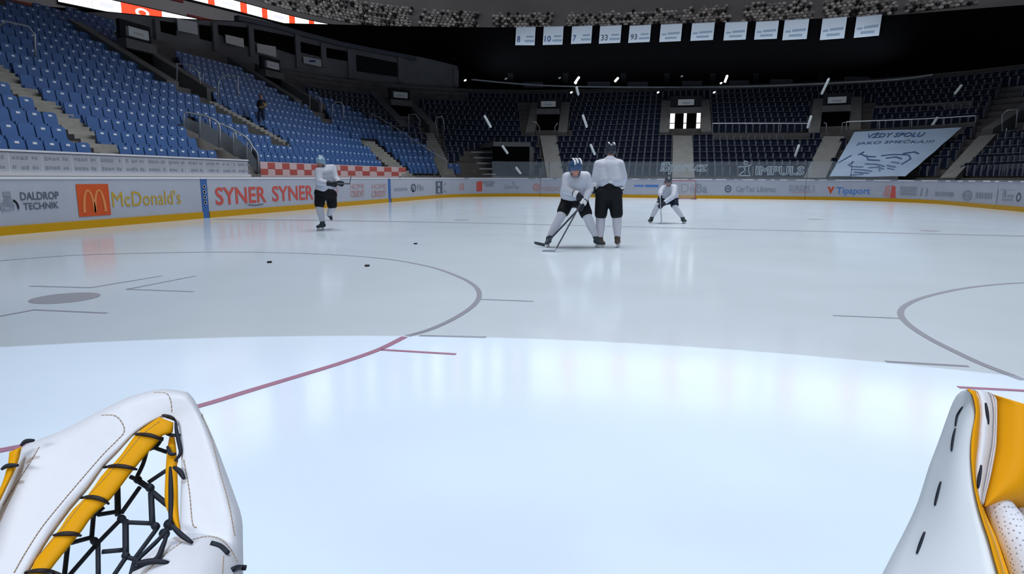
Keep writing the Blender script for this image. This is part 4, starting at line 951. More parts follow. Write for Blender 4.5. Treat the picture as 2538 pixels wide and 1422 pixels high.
# big cloth banner laid over the seats
T = thing('fan_banner', 'big pale blue cloth banner with hand-painted lettering over the right seats', 'banner')
TL, TR, BR, BL = [onslope(x, y, .45) for x, y in ((2118, 326), (2384, 316), (2244, 437), (2056, 437))]
def fp(u, v, l=0.0):
    q = (BL*(1-u)+BR*u)*(1-v)+(TL*(1-u)+TR*u)*v; return q+np.array([0, -.35*l, .6*l])+np.array([0, -.3, .6])*(.05*math.sin(v*22)*.6+.03*math.sin(u*9+v*5))
g = G(); n1, n2 = 16, 26; vs_ = [fp(i/n1, j/n2, l) for l in (0, -.02) for j in range(n2+1) for i in range(n1+1)]; K = (n1+1)*(n2+1); fs = []
for j in range(n2):
    for i in range(n1):
        a = j*(n1+1)+i; fs += [(a, a+1, a+n1+2, a+n1+1), (K+a+n1+1, K+a+n1+2, K+a+1, K+a)]
g.add(vs_, fs); g.build('cloth', M['flagb'], T, True)
g = G(); text_on(g, 'VŽDY SPOLU', lambda u, v: fp(.16+.56*u, .83+.11*v, .05)); text_on(g, 'JAKO SMEČKA!!!', lambda u, v: fp(.10+.78*u, .66+.11*v, .05)); g.build('lettering', M['inkb'], T)
g = G()
for pts in [[(.22, .48), (.3, .42), (.42, .4)], [(.12, .44), (.08, .36), (.02, .28)], [(.2, .3), (.16, .24), (.22, .2), (.36, .2)], [(.48, .42), (.6, .44), (.76, .43)], [(.78, .42), (.84, .34), (.8, .24)], [(.30, .44), (.36, .34), (.5, .32)], [(.56, .36), (.66, .38), (.74, .34)], [(.36, .26), (.5, .25), (.62, .2)], [(.44, .18), (.56, .19), (.64, .14)], [(.24, .14), (.4, .13), (.52, .1)], [(.66, .28), (.76, .26)], [(.64, .22), (.76, .18)], [(.68, .16), (.78, .12)], [(.3, .08), (.5, .06)], [(.28, .02), (.44, .04)], [(.2, .46), (.24, .52)], [(.7, .46), (.8, .5), (.86, .46)], [(.54, .22), (.58, .16), (.62, .1)]]:
    for q in stroke(pts, .018): poly_on(g, q, lambda u, v: fp(u, v, .05))
g.build('painted_strokes', M['inkb'], T)
# thin curved rail in front of the far wall
T = thing('curved_rail', 'thin grey curved rail hung in front of the far black wall', 'rail'); J = fwdplane(np.array([0, 57, 0]))
P = cr_([J(x, y, dd) for x, y, dd in [(1168, 197, -3), (1240, 204, -2), (1330, 211, -1), (1450, 215, -.5), (1600, 216, 0), (1760, 216, 0), (1900, 213, -.5), (2050, 207, -1), (2180, 200, -2), (2260, 193, -3), (2312, 185, -4)]], 5)
g = G(); g.tube(P, .07, 8); g.build('rail_tube', M['steel'], T, True)
def glint_tube(x0, y0, x1, y1, mm, D, r, lab, cat='lamp', nm='glass_streak'):  # glowing tubes stand in for reflections in the glass, not real fixtures
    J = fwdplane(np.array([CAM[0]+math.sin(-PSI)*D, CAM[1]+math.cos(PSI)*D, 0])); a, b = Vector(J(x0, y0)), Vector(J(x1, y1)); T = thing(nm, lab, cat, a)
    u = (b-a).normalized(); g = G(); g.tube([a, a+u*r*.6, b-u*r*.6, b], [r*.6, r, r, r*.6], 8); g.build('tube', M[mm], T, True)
    g = G(); g.tube([a-u*.08, a], r*.7, 8); g.build('glint_end', M['dark'], T)
for q in [(1424, 207, 1436, 190, 'lit lamp tube above the curved rail, left of the two'), (1523, 203, 1533, 192, 'lit lamp tube above the middle of the curved rail'), (1796, 205, 1803, 186, 'lit lamp tube above the curved rail, right of centre')]: glint_tube(*q[:4], 'lamp', 56, .10, q[4])  # bright reflections in the glass, not lamps
for x, y, lab in [(1427, 206, 'small lit lamp just under the left lit tube'), (1416, 229, 'small lit lamp under the curved rail on the left'), (1631, 229, 'small lit lamp under the middle of the curved rail'), (1770, 229, 'small lit lamp under the curved rail right of centre'), (1787, 206, 'small lit lamp beside the right lit tube'), (2017, 222, 'small lit lamp under the curved rail near the right tunnel'), (1254, 195, 'dim lit lamp at the left end of the curved rail'), (1387, 193, 'dim lit lamp left of the left lit tube'), (1690, 189, 'faint lamp on the far wall above the lit doorway'), (1153, 199, 'lamp at the very left tip of the curved rail')]: glint_tube(x-3, y+1.5, x+3, y-1.5, 'lamp' if 'dim' not in lab and 'faint' not in lab else 'tube', 56, .07, lab, 'lamp', 'glass_glint')  # small glints in the glass, not lamps
for x0, y0, x1, y1, lab in [(1200, 286, 1217, 316, 'slanted pale light tube over the far left seats'), (1444, 284, 1455, 316, 'slanted pale light tube right of the far left doorway'), (1463, 357, 1475, 384, 'slanted pale light tube just left of the tall skater\'s helmet'), (2011, 286, 2001, 318, 'slanted pale light tube left of the far right doorway'), (2055, 194, 2036, 234, 'long slanted pale tube crossing the curved rail on the right'), (2324, 290, 2300, 326, 'slanted pale tube above the big blue banner'), (1981, 358, 1970, 388, 'slanted pale tube over the seats right of the lit doorway'), (1244, 360, 1259, 381, 'slanted pale tube in front of the dark service entrance'), (1278, 414, 1291, 431, 'lower slanted pale tube at the dark service entrance'), (2384, 210, 2366, 233, 'faint slanted tube high in the right corner'), (1428, 214, 1434, 236, 'short pale tube hanging under the left lit tube')]: glint_tube(x0, y0, x1, y1, 'tube', 45.5 if 'service' in lab else 44, .085, lab)  # pale slanted reflections in the glass, not light tubes
# ------------------------------------------------------------------ people
def blob(name, prims, mm, parent, vox=.02, smooth=6):
    g = G()
    for p in prims:
        if p[0] == 'c':      # tapered capsule
            a, b, ra, rb = Vector(p[1]), Vector(p[2]), p[3], p[4]; d = (b-a); L_ = d.length
            if L_ < 1e-5: g.ball(a, ra, 0, 12, 8); continue
            u = d/L_; pts = []; rs = []
            for t in (0, .35, .65, .87, 1): pts.append(a-u*ra*math.cos(t*math.pi/2)); rs.append(max(ra*math.sin(t*math.pi/2), ra*.05))
            for t in (1, .87, .65, .35, 0): pts.append(b+u*rb*math.cos(t*math.pi/2)); rs.append(max(rb*math.sin(t*math.pi/2), rb*.05))
            g.tube(pts, rs, 12)
        else: g.ball(p[1], p[2], 0, 14, 10, p[3] if len(p) > 3 else None)
    o = g.build('tmp', mm); md = o.modifiers.new('r', 'REMESH'); md.mode = 'VOXEL'; md.voxel_size = vox
    ms_ = o.modifiers.new('s', 'SMOOTH'); ms_.iterations = smooth; ms_.factor = .5
    me = evalmesh(o); me.name = name; old = o.data; bpy.data.objects.remove(o); bpy.data.meshes.remove(old)
    me.polygons.foreach_set('use_smooth', [True]*len(me.polygons))
    if not len(me.materials): me.materials.append(mm)
    return link(name, me, parent)
def lerp(a, b, t): return Vector(a)+(Vector(b)-Vector(a))*t
def skater(label, base, J, P, col, S, group=None, name='person'):
    """P: joints in world space; S: body scale"""
    T = thing(name, label, 'person', base)
    V_ = {k: Vector(v) for k, v in P.items()}
    rh = Vector((rt[0], rt[1], 0)).normalized(); fwv = Vector((-rh.y, rh.x, 0))
    face = V_['face'].normalized(); side = face.cross(Vector((0, 0, 1))).normalized(); upv = side.cross(face).normalized()
    R_ = Matrix((side, face, upv)).transposed()     # local: x side, y face, z up
    hd = V_['head']; s = S
    hs = col.get('hs', 1.0)
    loc = lambda x, y, z: hd+R_ @ Vector((x*s*hs, y*s*hs, z*s*hs))
    body = [('e', hd, (.078*s*hs, .098*s*hs, .115*s*hs), R_), ('e', loc(0, .02, -.07), (.055*s, .07*s, .06*s), R_), ('e', loc(0, .098, -.02), (.016*s, .03*s, .03*s), R_), ('e', loc(0, .08, -.062), (.03*s, .018*s, .012*s), R_),
            ('e', loc(-.08, 0, -.015), (.014*s, .025*s, .035*s), R_), ('e', loc(.08, 0, -.015), (.014*s, .025*s, .035*s), R_),
            ('c', loc(0, -.015, -.06), lerp(V_['neck'], V_['chest'], .3), .055*s, .065*s), ('c', V_['chest'], lerp(V_['pelvis'], V_['chest'], .1), .095*s, .10*s), ('c', lerp(V_['neck'], V_['chest'], .3), V_['chest'], .07*s, .095*s)]
    for q in 'LR':
        body += [('c', V_['sh'+q], V_['el'+q], .055*s, .045*s), ('c', V_['el'+q], V_['ha'+q], .043*s, .032*s), ('c', lerp(V_['pelvis'], V_['hip'+q], .8), V_['kn'+q], .085*s, .06*s), ('c', V_['kn'+q], V_['an'+q], .055*s, .034*s), ('c', V_['an'+q], lerp(V_['an'+q], V_['to'+q], .5), .03*s, .022*s)]
    blob('body', body, M[col['skin']], T, .016*s, 3)
    for q in (-1, 1):
        g = G(); g.ball(loc(q*.032, .086, .018), .011*s, 0, 8, 6); g.build('eye', M['eye'], T, True)
    # jersey: loose torso, shoulders, sleeves
    ch, pe, nk = V_['chest'], V_['pelvis'], V_['neck']; jr = col.get('jr', 1.0)
    shm = (V_['shL']+V_['shR'])/2; hem = V_.get('hem', lerp(ch, pe, .95))
    sx = (V_['shR']-V_['shL']).normalized()
    jer = [('c', lerp(nk, shm, .55), V_['shL'], .08*s, .10*s), ('c', lerp(nk, shm, .55), V_['shR'], .08*s, .10*s)]
    for t in (0, .33, .66, 1):
        c_ = lerp(shm, hem, .12+.86*t)
        jer += [('c', c_-sx*(.10-.0*t)*s*jr, c_+sx*(.10)*s*jr, (.125+.03*t)*s*jr, (.125+.03*t)*s*jr)]
    jer += [('c', lerp(nk, ch, .35), ch, .11*s, .15*s*jr), ('c', ch, lerp(ch, hem, .8), .15*s*jr, .155*s*jr)]
    for q in 'LR': jer += [('c', V_['sh'+q], V_['el'+q], .098*s, .085*s), ('c', V_['el'+q], lerp(V_['el'+q], V_['ha'+q], .80), .083*s, .065*s)]
    jo = blob('jersey', jer, M['jersey'], T, .02*s, 4)
    # hockey pants
    pn = [('c', V_['hipL'], V_['hipR'], .15*s, .15*s), ('c', lerp(V_['hipL'], V_['hipR'], .5)+Vector((0, 0, .0)), hem, .15*s, .14*s)]
    for q in 'LR': pn += [('c', V_['hip'+q], lerp(V_['hip'+q], V_['kn'+q], .80), .135*s, .125*s)]
    blob('hockey_pants', pn, M[col['pants']], T, .02*s, 3)
    for q in 'LR':
        kn, an, to = V_['kn'+q], V_['an'+q], V_['to'+q]; sk = lerp(V_['hip'+q], kn, .72)
        blob('sock', [('c', sk, kn, .10*s, .095*s), ('c', kn, lerp(kn, an, .45), .092*s, .088*s), ('c', lerp(kn, an, .45), lerp(kn, an, .92), .088*s, .06*s)], M['sock'], T, .016*s, 3)
        ft = (to-an); ftn = ft.normalized(); fh = Vector((ft.x, ft.y, ft.z)); dn = V_.get('dn'+q, Vector((0, 0, -1))); heel = an+dn*.07*s-ftn*.03*s
        sk_ = blob('skate', [('c', lerp(kn, an, .78), an+dn*.02*s, .064*s, .058*s), ('c', heel, to+dn*.01*s-ftn*.03*s, .052*s, .040*s), ('c', an, lerp(heel, to, .5), .056*s, .046*s)], M[col['boot']], T, .012*s, 2)
        a = heel+dn*.045*s; b = to+dn*.035*s; g = G(); u = (b-a).normalized(); w_ = u.cross(dn).normalized()
        for f0_, f1_ in ((.05, .32), (.62, .95)):
            p, q2 = lerp(a, b, f0_), lerp(a, b, f1_); g.hexa([p-w_*.016*s+dn*.045*s, q2-w_*.016*s+dn*.045*s, q2+w_*.016*s+dn*.045*s, p+w_*.016*s+dn*.045*s, p-w_*.022*s-dn*.03*s, q2-w_*.022*s-dn*.03*s, q2+w_*.022*s-dn*.03*s, p+w_*.022*s-dn*.03*s])
        g.hexa([a-w_*.012*s+dn*.048*s, b-w_*.012*s+dn*.048*s, b+w_*.012*s+dn*.048*s, a+w_*.012*s+dn*.048*s, a-w_*.014*s+dn*.03*s, b-w_*.014*s+dn*.03*s, b+w_*.014*s+dn*.03*s, a+w_*.014*s+dn*.03*s])
        g.build('blade_holder', M['white'], sk_)
        g = G(); g.hexa([a-w_*.004*s+dn*.07*s, b-w_*.004*s+dn*.07*s, b+w_*.004*s+dn*.07*s, a+w_*.004*s+dn*.07*s, a-w_*.004*s+dn*.045*s-u*.01, b-w_*.004*s+dn*.045*s+u*.01, b+w_*.004*s+dn*.045*s+u*.01, a+w_*.004*s+dn*.045*s-u*.01]); g.build('steel_blade', M['steel'], sk_)
    # gloves with fingers curled round the stick
    for q in 'LR':
        ha, el = V_['ha'+q], V_['el'+q]; ar = (ha-el).normalized(); gd = V_.get('gd'+q, ar).normalized()
        sd = gd.cross(fwv).normalized() if abs(gd.dot(fwv)) < .95 else rh; nr_ = sd.cross(gd).normalized()
        pr = [('c', ha-ar*.10*s, ha-ar*.02*s, .07*s, .058*s), ('c', ha-sd*.02*s, ha+sd*.02*s+gd*.05*s, .05*s, .045*s)]
        for i, (o_, l_) in enumerate(((-.042, .055), (-.014, .066), (.014, .062), (.040, .048))):
            k0 = ha+sd*o_*s+gd*.07*s; k1 = k0+gd*l_*.6*s+nr_*.02*s; k2 = k1+nr_*(.045)*s-gd*.012*s
            pr += [('c', k0, k1, .017*s, .015*s), ('c', k1, k2, .015*s, .013*s)]
        th0 = ha-sd*.05*s+gd*.01*s; th1 = th0-sd*.02*s+gd*.04*s+nr_*.03*s; pr += [('c', th0, th1, .019*s, .017*s), ('c', th1, th1+gd*.025*s+nr_*.02*s, .017*s, .014*s)]
        go = blob('glove', pr, M[col['glove']], T, .010*s, 2)
        if col.get('cuff'):
            blob('glove_cuff', [('c', ha-ar*.075*s, ha-ar*.055*s, .074*s, .072*s)], M['white'], go, .014*s, 2)
    # helmet
    h = blob('helmet', [('e', loc(0, -.012, .035), (.105*s*hs, .128*s*hs, .105*s*hs), R_), ('e', loc(0, -.075, -.02), (.09*s, .06*s, .07*s), R_), ('e', loc(-.088, -.02, -.03), (.022*s, .05*s, .06*s), R_), ('e', loc(.088, -.02, -.03), (.022*s, .05*s, .06*s), R_), ('e', loc(0, .085, .06), (.08*s, .035*s, .035*s), R_)], M[col['helmet']], T, .012*s, 3)
    for x, y0, y1 in col.get('stripes', []):
        g = G(); pts = [loc(x, -.012+.135*math.sin(a), .035+.112*math.cos(a)) for a in np.linspace(y0, y1, 8)]; g.tube(pts, .016*s, 6); g.build('helmet_stripe', M['white'], h, True)
    g = G(); g.tube([loc(-.085, .0, -.06), loc(-.05, .05, -.135), loc(.05, .05, -.135), loc(.085, .0, -.06)], .007*s, 6); g.build('chin_strap', M['glovek'], h, True)
    return T
def stick(label, top, heel, toe, shaft_m, blade_m, r=.014):
    T = thing('hockey_stick', label, 'hockey stick', heel); top, heel, toe = Vector(top), Vector(heel), Vector(toe); u = (heel-top).normalized()
    w_ = u.cross((toe-heel).normalized()).normalized(); g = G(); g.tube([top, lerp(top, heel, .97)], [r*1.25, r*1.25], 4); g.build('shaft', M[shaft_m], T)
    g = G(); g.tube([top-u*.012, top+u*.10], r*1.6, 8); g.build('butt_end_tape', M['white'], T)
    d = (toe-heel).normalized(); n = 7; A, B = [], []
    for i in range(n):
        t = i/(n-1); c_ = lerp(heel, toe, t)+w_*.02*t*t*t; hh = .035*(1-.25*t**4); A.append(c_+Vector((0, 0, hh))); B.append(c_-Vector((0, 0, .028*(1-.6*t**5))))
    g = G(); g.loft(A, B, .010, 0, w_); g.tube([lerp(top, heel, .93), heel+Vector((0, 0, .012))], [r*1.1, r*1.3], 6); g.build('blade', M[blade_m], T); return T
def mk(feet, x0, y0, sc):
    g = atZ(*feet); J = fwdplane(g); return g, (lambda cx, cy, dd=0.0: Vector(J(x0+cx/sc, y0+cy/sc, dd)))
fwd = Vector((-math.sin(PSI), math.cos(PSI), 0)); rgt = Vector((math.cos(PSI), math.sin(PSI), 0)); UPV = Vector((0, 0, 1))
# tall skater seen from behind
gB, b = mk((1512, 613), 1300, 340, 4.74)
PB = dict(head=b(1012, 160, .12), face=fwd*1-UPV*.35-rgt*.1, neck=b(1010, 235, .06), chest=b(1000, 340, .03), pelvis=b(1000, 590, 0), shL=b(872, 325, .04), shR=b(1115, 318, .04), elL=b(838, 470, .0), elR=b(1160, 470, .10), haL=b(808, 592, -.02), haR=b(1135, 590, .34), hem=b(1000, 505, .01),
          hipL=b(915, 660, .0), hipR=b(1065, 660, 0), knL=b(893, 960, .03), knR=b(1086, 955, .03), anL=b(888, 1195, -.02), anR=b(1092, 1190, 0), toL=b(940, 1250, -.10), toR=b(1112, 1225, .16))
skater('skater in white jersey and black pants seen from behind, standing upright', gB, b, PB, dict(skin='skin', pants='pants', boot='bootbrown', glove='glovek', cuff=True, helmet='helmetd', stripes=[(.05, -1.2, -.2), (-.05, -1.0, -.4)], jr=1.02), 1.0)
bp_ = [o for o in C.objects if o.parent and o.name.startswith('hockey_pants')][-1]
g = G(); g.box(b(1012, 520, -.165), (.07, .014, .05), 0, Matrix.Rotation(PSI, 3, 'Z')); g.build('pants_badge', M['white'], bp_)
# bending skater facing the camera
gC, c = mk((1400, 612), 1300, 340, 4.74)
PC = dict(head=c(600, 362, -.30), face=-fwd*.9-UPV*.28+rgt*.2, neck=c(600, 445, -.18), chest=c(605, 540, -.12), pelvis=c(590, 700, .12), shL=c(500, 470, -.14), shR=c(720, 460, -.14), elL=c(485, 620, -.22), elR=c(765, 610, -.12), haL=c(640, 680, -.36), haR=c(672, 800, -.34), hem=c(590, 655, .02),
          hipL=c(515, 735, .08), hipR=c(665, 745, .08), knL=c(440, 905, -.12), knR=c(735, 930, -.10), anL=c(285, 1185, -.02), anR=c(850, 1190, .02), toL=c(255, 1245, -.16), toR=c(905, 1250, -.06), gdL=rgt*.5-UPV*.8, gdR=-rgt*.4-UPV*.9)
skater('bending skater in white jersey and blue helmet, facing the camera', gC, c, PC, dict(skin='skin', pants='pants', boot='boot', glove='glovek', cuff=True, helmet='helmetb', stripes=[(-.06, -.9, 1.0), (.05, -.3, 1.1), (0, -.5, .9)], jr=1.14, hs=1.15), 1.0)
stick('hockey stick with white taped blade held by the bending skater', c(690, 730, -.42), c(352, 1345, -.88), c(205, 1338, -.86), 'shaft', 'blade')
stick('hockey stick with dark blade beside the bending skater\'s skate', c(705, 770, -.30), c(235, 1268, -.12), c(108, 1240, -.02), 'shaft', 'shaft')
# lone skater on the left
gA, a = mk((795, 571), 700, 360, 6.185)
PA = dict(head=a(585, 255, -.06), face=-fwd*1-rgt*.3-UPV*.12, neck=a(610, 335, .0), chest=a(650, 450, .02), pelvis=a(660, 690, .08), shL=a(555, 400, -.12), shR=a(760, 350, .10), elL=a(560, 560, -.24), elR=a(810, 500, .02), haL=a(760, 590, -.34), haR=a(868, 575, -.12), hem=a(655, 640, .05),
          hipL=a(580, 735, .0), hipR=a(745, 760, .06), knL=a(565, 945, -.06), knR=a(765, 950, .06), anL=a(618, 1190, .02), anR=a(715, 1060, .46), toL=a(525, 1250, -.04), toR=a(755, 1140, .46), dnL=-UPV, dnR=(fwd*.8-UPV*.2).normalized(), gdL=rgt, gdR=rgt*.9-UPV*.2)
skater('lone skater in white jersey gliding on one leg near the left boards', gA, a, PA, dict(skin='skind', pants='pants', boot='boot', glove='glovek', helmet='helmetl', stripes=[(0, -1, .6)]), 1.02)
stick('hockey stick held level by the lone skater on the left', a(740, 580, -.36), a(1030, 590, -.05), a(1045, 480, .02), 'shaft', 'shaft')
# crouching far skater
gD, d = mk((1655, 553), 1560, 400, 7.9)
PD = dict(head=d(768, 385, -.22), face=-fwd-UPV*.35-rgt*.1, neck=d(775, 480, -.10), chest=d(800, 560, -.04), pelvis=d(800, 730, .14), shL=d(665, 530, -.08), shR=d(880, 510, -.02), elL=d(615, 600, -.18), elR=d(850, 690, -.26), haL=d(608, 700, -.34), haR=d(625, 850, -.38), hem=d(800, 680, .06),
          hipL=d(715, 760, .08), hipR=d(868, 730, .10), knL=d(565, 850, -.12), knR=d(890, 880, -.10), anL=d(428, 1110, .0), anR=d(1052, 1110, .0), toL=d(375, 1160, -.1), toR=d(1110, 1165, -.08), gdL=-UPV, gdR=-UPV-rgt*.3)
skater('far crouching skater with legs spread, in front of the goal', gD, d, PD, dict(skin='skind', pants='pantsb', boot='boot', glove='glovek', helmet='helmetd', stripes=[]), .98)
stick('pale hockey stick of the far crouching skater, blade on the ice', d(598, 640, -.40), d(628, 1200, -.46), d(590, 1225, -.50), 'blade', 'blade', .012)
# person standing in the left stand
pb = onslope(650, 296); Jp = fwdplane(pb); q = lambda x, y, dd=0.0: Vector(Jp(x, y, dd)); T = thing('person', 'person in dark jacket and jeans standing among the left seats', 'person', pb)
hd = q(647, 239)
blob('body', [('e', hd, (.085, .10, .125)), ('e', hd+Vector((.06, -.05, -.02)), (.03, .03, .03)), ('c', hd-UPV*.1, hd-UPV*.2, .055, .06), ('c', q(648, 252), q(648, 270), .13, .12), ('c', q(641, 252), q(640, 262), .05, .045), ('c', q(656, 252), q(659, 262), .05, .045), ('c', q(659, 262), q(652, 256, -.15), .04, .035), ('c', q(640, 262), q(645, 264, -.15), .04, .035), ('c', q(644, 272), q(642, 296), .075, .05), ('c', q(652, 272), q(654, 296), .075, .05)], M['skind'], T, .02, 2)
blob('jacket', [('c', q(641, 252), q(656, 252), .09, .09), ('c', q(648, 254), q(648, 271), .17, .16), ('c', q(641, 252), q(639, 263), .07, .06), ('c', q(640, 263), q(644, 264, -.10), .06, .05)], M['jacket'], T, .025, 3)
blob('sleeve', [('c', q(656, 252), q(660, 262), .07, .06), ('c', q(660, 262), q(653, 258, -.12), .06, .05), ('c', q(644, 266, -.14), q(656, 264, -.14), .06, .06)], M['ochre'], T, .022, 3)
blob('jeans', [('c', q(645, 272), q(652, 272), .11, .11), ('c', q(644, 274), q(642, 294), .10, .08), ('c', q(652, 274), q(654, 294), .10, .08)], M['jeans'], T, .022, 3)
blob('shoe', [('c', q(642, 297), q(641, 298, -.12), .05, .045)], M['glovek'], T, .015, 2); blob('shoe', [('c', q(654, 297), q(655, 298, -.12), .05, .045)], M['glovek'], T, .015, 2)
blob('hair', [('e', hd+Vector((-.01, .02, .04)), (.095, .105, .10))], M['glovek'], T, .016, 2)
# ------------------------------------------------------------------ goalie gloves in the foreground
def resample(P, n):
    P = [np.array(p, float) for p in P]; L_ = np.concatenate([[0], np.cumsum([np.linalg.norm(P[i+1]-P[i]) for i in range(len(P)-1)])])
    s = np.linspace(0, L_[-1], n); A = np.array(P); return [np.array([np.interp(t, L_, A[:, k]) for k in range(A.shape[1])]) for t in s]
def smoothpts(P, n): return resample(cr_(P, 8), n)
toward = -Vector(fw)          # toward the viewer
# ---- catching glove; measured in a 2.724x enlargement whose corner is (0, 900)
def gdep(cx, cy): return .66+.17*(1422-cy)/1422+.00003*cx
def K(cx, cy, dd=0.0): return Vector(atD(cx/2.724, 900+cy/2.724, gdep(cx, cy)+dd))
T = thing('goalie_catching_glove', 'white goalie catching glove with yellow trim and black lace pocket, lower left', 'goalie glove', tuple(K(800, 1500)))
N1, N2, N3 = 26, 30, 16
OA = smoothpts([(-330, 1800), (-210, 1400), (-90, 1060), (40, 780), (140, 575)], N1)
OB = smoothpts([(140, 575), (200, 537), (380, 468), (520, 402), (620, 348), (740, 288), (850, 236), (960, 200), (1080, 175), (1180, 180), (1270, 196)], N2)
OC = smoothpts([(1270, 196), (1312, 245), (1350, 320), (1400, 415), (1450, 530), (1520, 715), (1580, 880), (1632, 1040), (1640, 1200), (1643, 1450), (1640, 1800)], N3*2)
IA = smoothpts([(0, 1800), (120, 1560), (190, 1420), (330, 1190), (480, 985)], N1)
IB = smoothpts([(480, 985), (600, 845), (700, 705), (800, 600), (900, 490), (1000, 415), (1090, 362)], N2)
IC = smoothpts([(1090, 362), (1195, 400), (1218, 560), (1225, 700), (1218, 900), (1215, 1060), (1225, 1200), (1240, 1450), (1260, 1800)], N3*2)
O_ = OA[:-1]+OB[:-1]+OC; I_ = IA[:-1]+IB[:-1]+IC; n = len(O_); m_ = 15; mb = 7; vs_ = []
for o_, i_ in zip(O_, I_):
    wd = np.linalg.norm(o_-i_)
    for j in range(m_):
        t = j/(m_-1); p = o_+(i_-o_)*t; bul = min(.022, wd*.00007)*(1-(1-min(1, t/.22))**2.2)*(1-.12*t)
        edge_in = .006*max(0, t-.94)/.06
        vs_.append(K(p[0], p[1], -bul+edge_in+.012))
    for j in range(mb):
        t = 1-j/(mb-1)*.96-.02; p = o_+(i_-o_)*t; vs_.append(K(p[0], p[1], .030+.012*math.sin(math.pi*t)))
g = G(); k = m_+mb
g.add(vs_, [(i*k+j, i*k+(j+1) % k, (i+1)*k+(j+1) % k, (i+1)*k+j) for i in range(n-1) for j in range(k)]+[tuple(range(k)), tuple((n-1)*k+j for j in range(k-1, -1, -1))])
shell = g.build('leather_shell', M['leather'], T, True); bv = BVHTree.FromPolygons([Vector(v) for v in g.v], g.f)
camv = Vector(CAM)
def onshell(cx, cy, lift=.0015, trees=None):
    d = (K(cx, cy)-camv).normalized(); best = None
    for t_ in (trees or [bv]):
        h = t_.ray_cast(camv, d)
        if h[0] is not None and (best is None or h[3] < best[1]): best = (h[0]-d*lift, h[3])
    return best[0] if best else K(cx, cy)
# thumb pad, a puffed pillow
gp_ = G(); po = smoothpts([(640, 1800), (800, 1540), (885, 1425), (960, 1320), (1080, 1230), (1230, 1150), (1400, 1158), (1520, 1200), (1590, 1300), (1622, 1430), (1640, 1600), (1640, 1800)], 40); c0 = np.array([1200., 1650.]); R_ = 9; vs_ = []
for j in range(R_):
    t = 1-j/R_
    for p in po:
        q = c0+(p-c0)*t; vs_.append(K(q[0], q[1], -.012-.045*(1-t**2.6)))
back = [K(p[0], p[1], .02) for p in po]; no = len(po); vs_ += back+[K(*c0, -.057), K(*c0, .02)]
fs = [(j*no+i, j*no+i+1, (j+1)*no+i+1, (j+1)*no+i) for j in range(R_-1) for i in range(no-1)]+[((R_-1)*no+i, (R_-1)*no+i+1, (R_+1)*no) for i in range(no-1)]+[(R_*no+i+1, R_*no+i, i, i+1) for i in range(no-1)]+[(R_*no+i, R_*no+i+1, (R_+1)*no+1) for i in range(no-1)]
gp_.add(vs_, fs); gp_.build('thumb_pad', M['leather'], T, True); bv2 = BVHTree.FromPolygons([Vector(v) for v in gp_.v], gp_.f)
# yellow binding strips
def ystrip(A, B, lift, nm='yellow_binding', nn=24, th=.006, mm='trim', dep=K, parent=None):
    A = smoothpts(A, nn); B = smoothpts(B, nn); g = G(); m2 = 7; vs_ = []
    for a_, b_ in zip(A, B):
        for j in range(m2): u = j/(m2-1); q = a_+(b_-a_)*u; vs_.append(dep(*q, lift-.0045*math.sin(math.pi*u)**.6))
        for j in range(m2): u = 1-j/(m2-1); q = a_+(b_-a_)*u; vs_.append(dep(*q, lift+th))
    k = 2*m2; g.add(vs_, [(i*k+j, i*k+(j+1) % k, (i+1)*k+(j+1) % k, (i+1)*k+j) for i in range(nn-1) for j in range(k)]+[tuple(range(k)), tuple((nn-1)*k+j for j in range(k-1, -1, -1))])
    return g.build(nm, M[mm], parent or T, True), g
yo, yg = ystrip([(1075, 362), (960, 440), (900, 500), (800, 640), (700, 740), (600, 880), (480, 1000), (400, 1120), (250, 1310), (200, 1410), (60, 1640)], [(1172, 400), (1165, 470), (1085, 492), (1060, 540), (980, 625), (885, 740), (745, 920), (625, 1030), (540, 1150), (330, 1410), (200, 1640)], -.006)
bvy = BVHTree.FromPolygons([Vector(v) for v in yg.v], yg.f)
ystrip([(1145, 490), (1128, 590), (1116, 760), (1115, 950), (1165, 1060), (1195, 1110)], [(1178, 490), (1192, 600), (1200, 800), (1204, 960), (1210, 1050), (1222, 1130)], .012)
ystrip([(62, 600), (52, 680), (10, 820), (-60, 960), (-200, 1300)], [(148, 560), (115, 690), (35, 860), (-20, 985), (-140, 1320)], -.022)
# black lacing
def lacing(pts, r, nm='lace', dd=0.0, tap=True, mm='lace', proj_=None, flat_=1.0, par=None):
    q = smoothpts(pts, max(6, 4*len(pts))) if len(pts) > 2 else resample(pts, 5)
    P = [K(*p, dd) if proj_ is None else onshell(p[0], p[1], .0025, proj_) for p in q]; u_ = .75/1554/2.724; k_ = len(P)
    rs = [r*u_*(1 if not tap else .35+.65*math.sin(math.pi*(i+.35)/(k_-1+.7))**.6) for i in range(k_)]
    g = G(); g.tube(P, rs, 7); return g.build(nm, M[mm], par or T, True)
allb = [bv, bv2, bvy]
for pts in [[(1095, 350), (1150, 365), (1185, 385)], [(912, 478), (965, 480), (1030, 490), (1100, 520)], [(700, 704), (770, 692), (850, 698), (925, 718)], [(545, 908), (620, 903), (690, 920), (735, 950)], [(362, 1160), (430, 1150), (500, 1152), (548, 1165)], [(170, 1412), (250, 1400), (330, 1405), (410, 1425)]]: lacing(pts, 15, 'binding_lace', 0, True, 'laceb', allb)
for pts in [[(8, 718), (50, 692), (125, 688)], [(140, 556), (175, 526), (232, 520)]]: lacing(pts, 15, 'binding_lace', -.03, True)
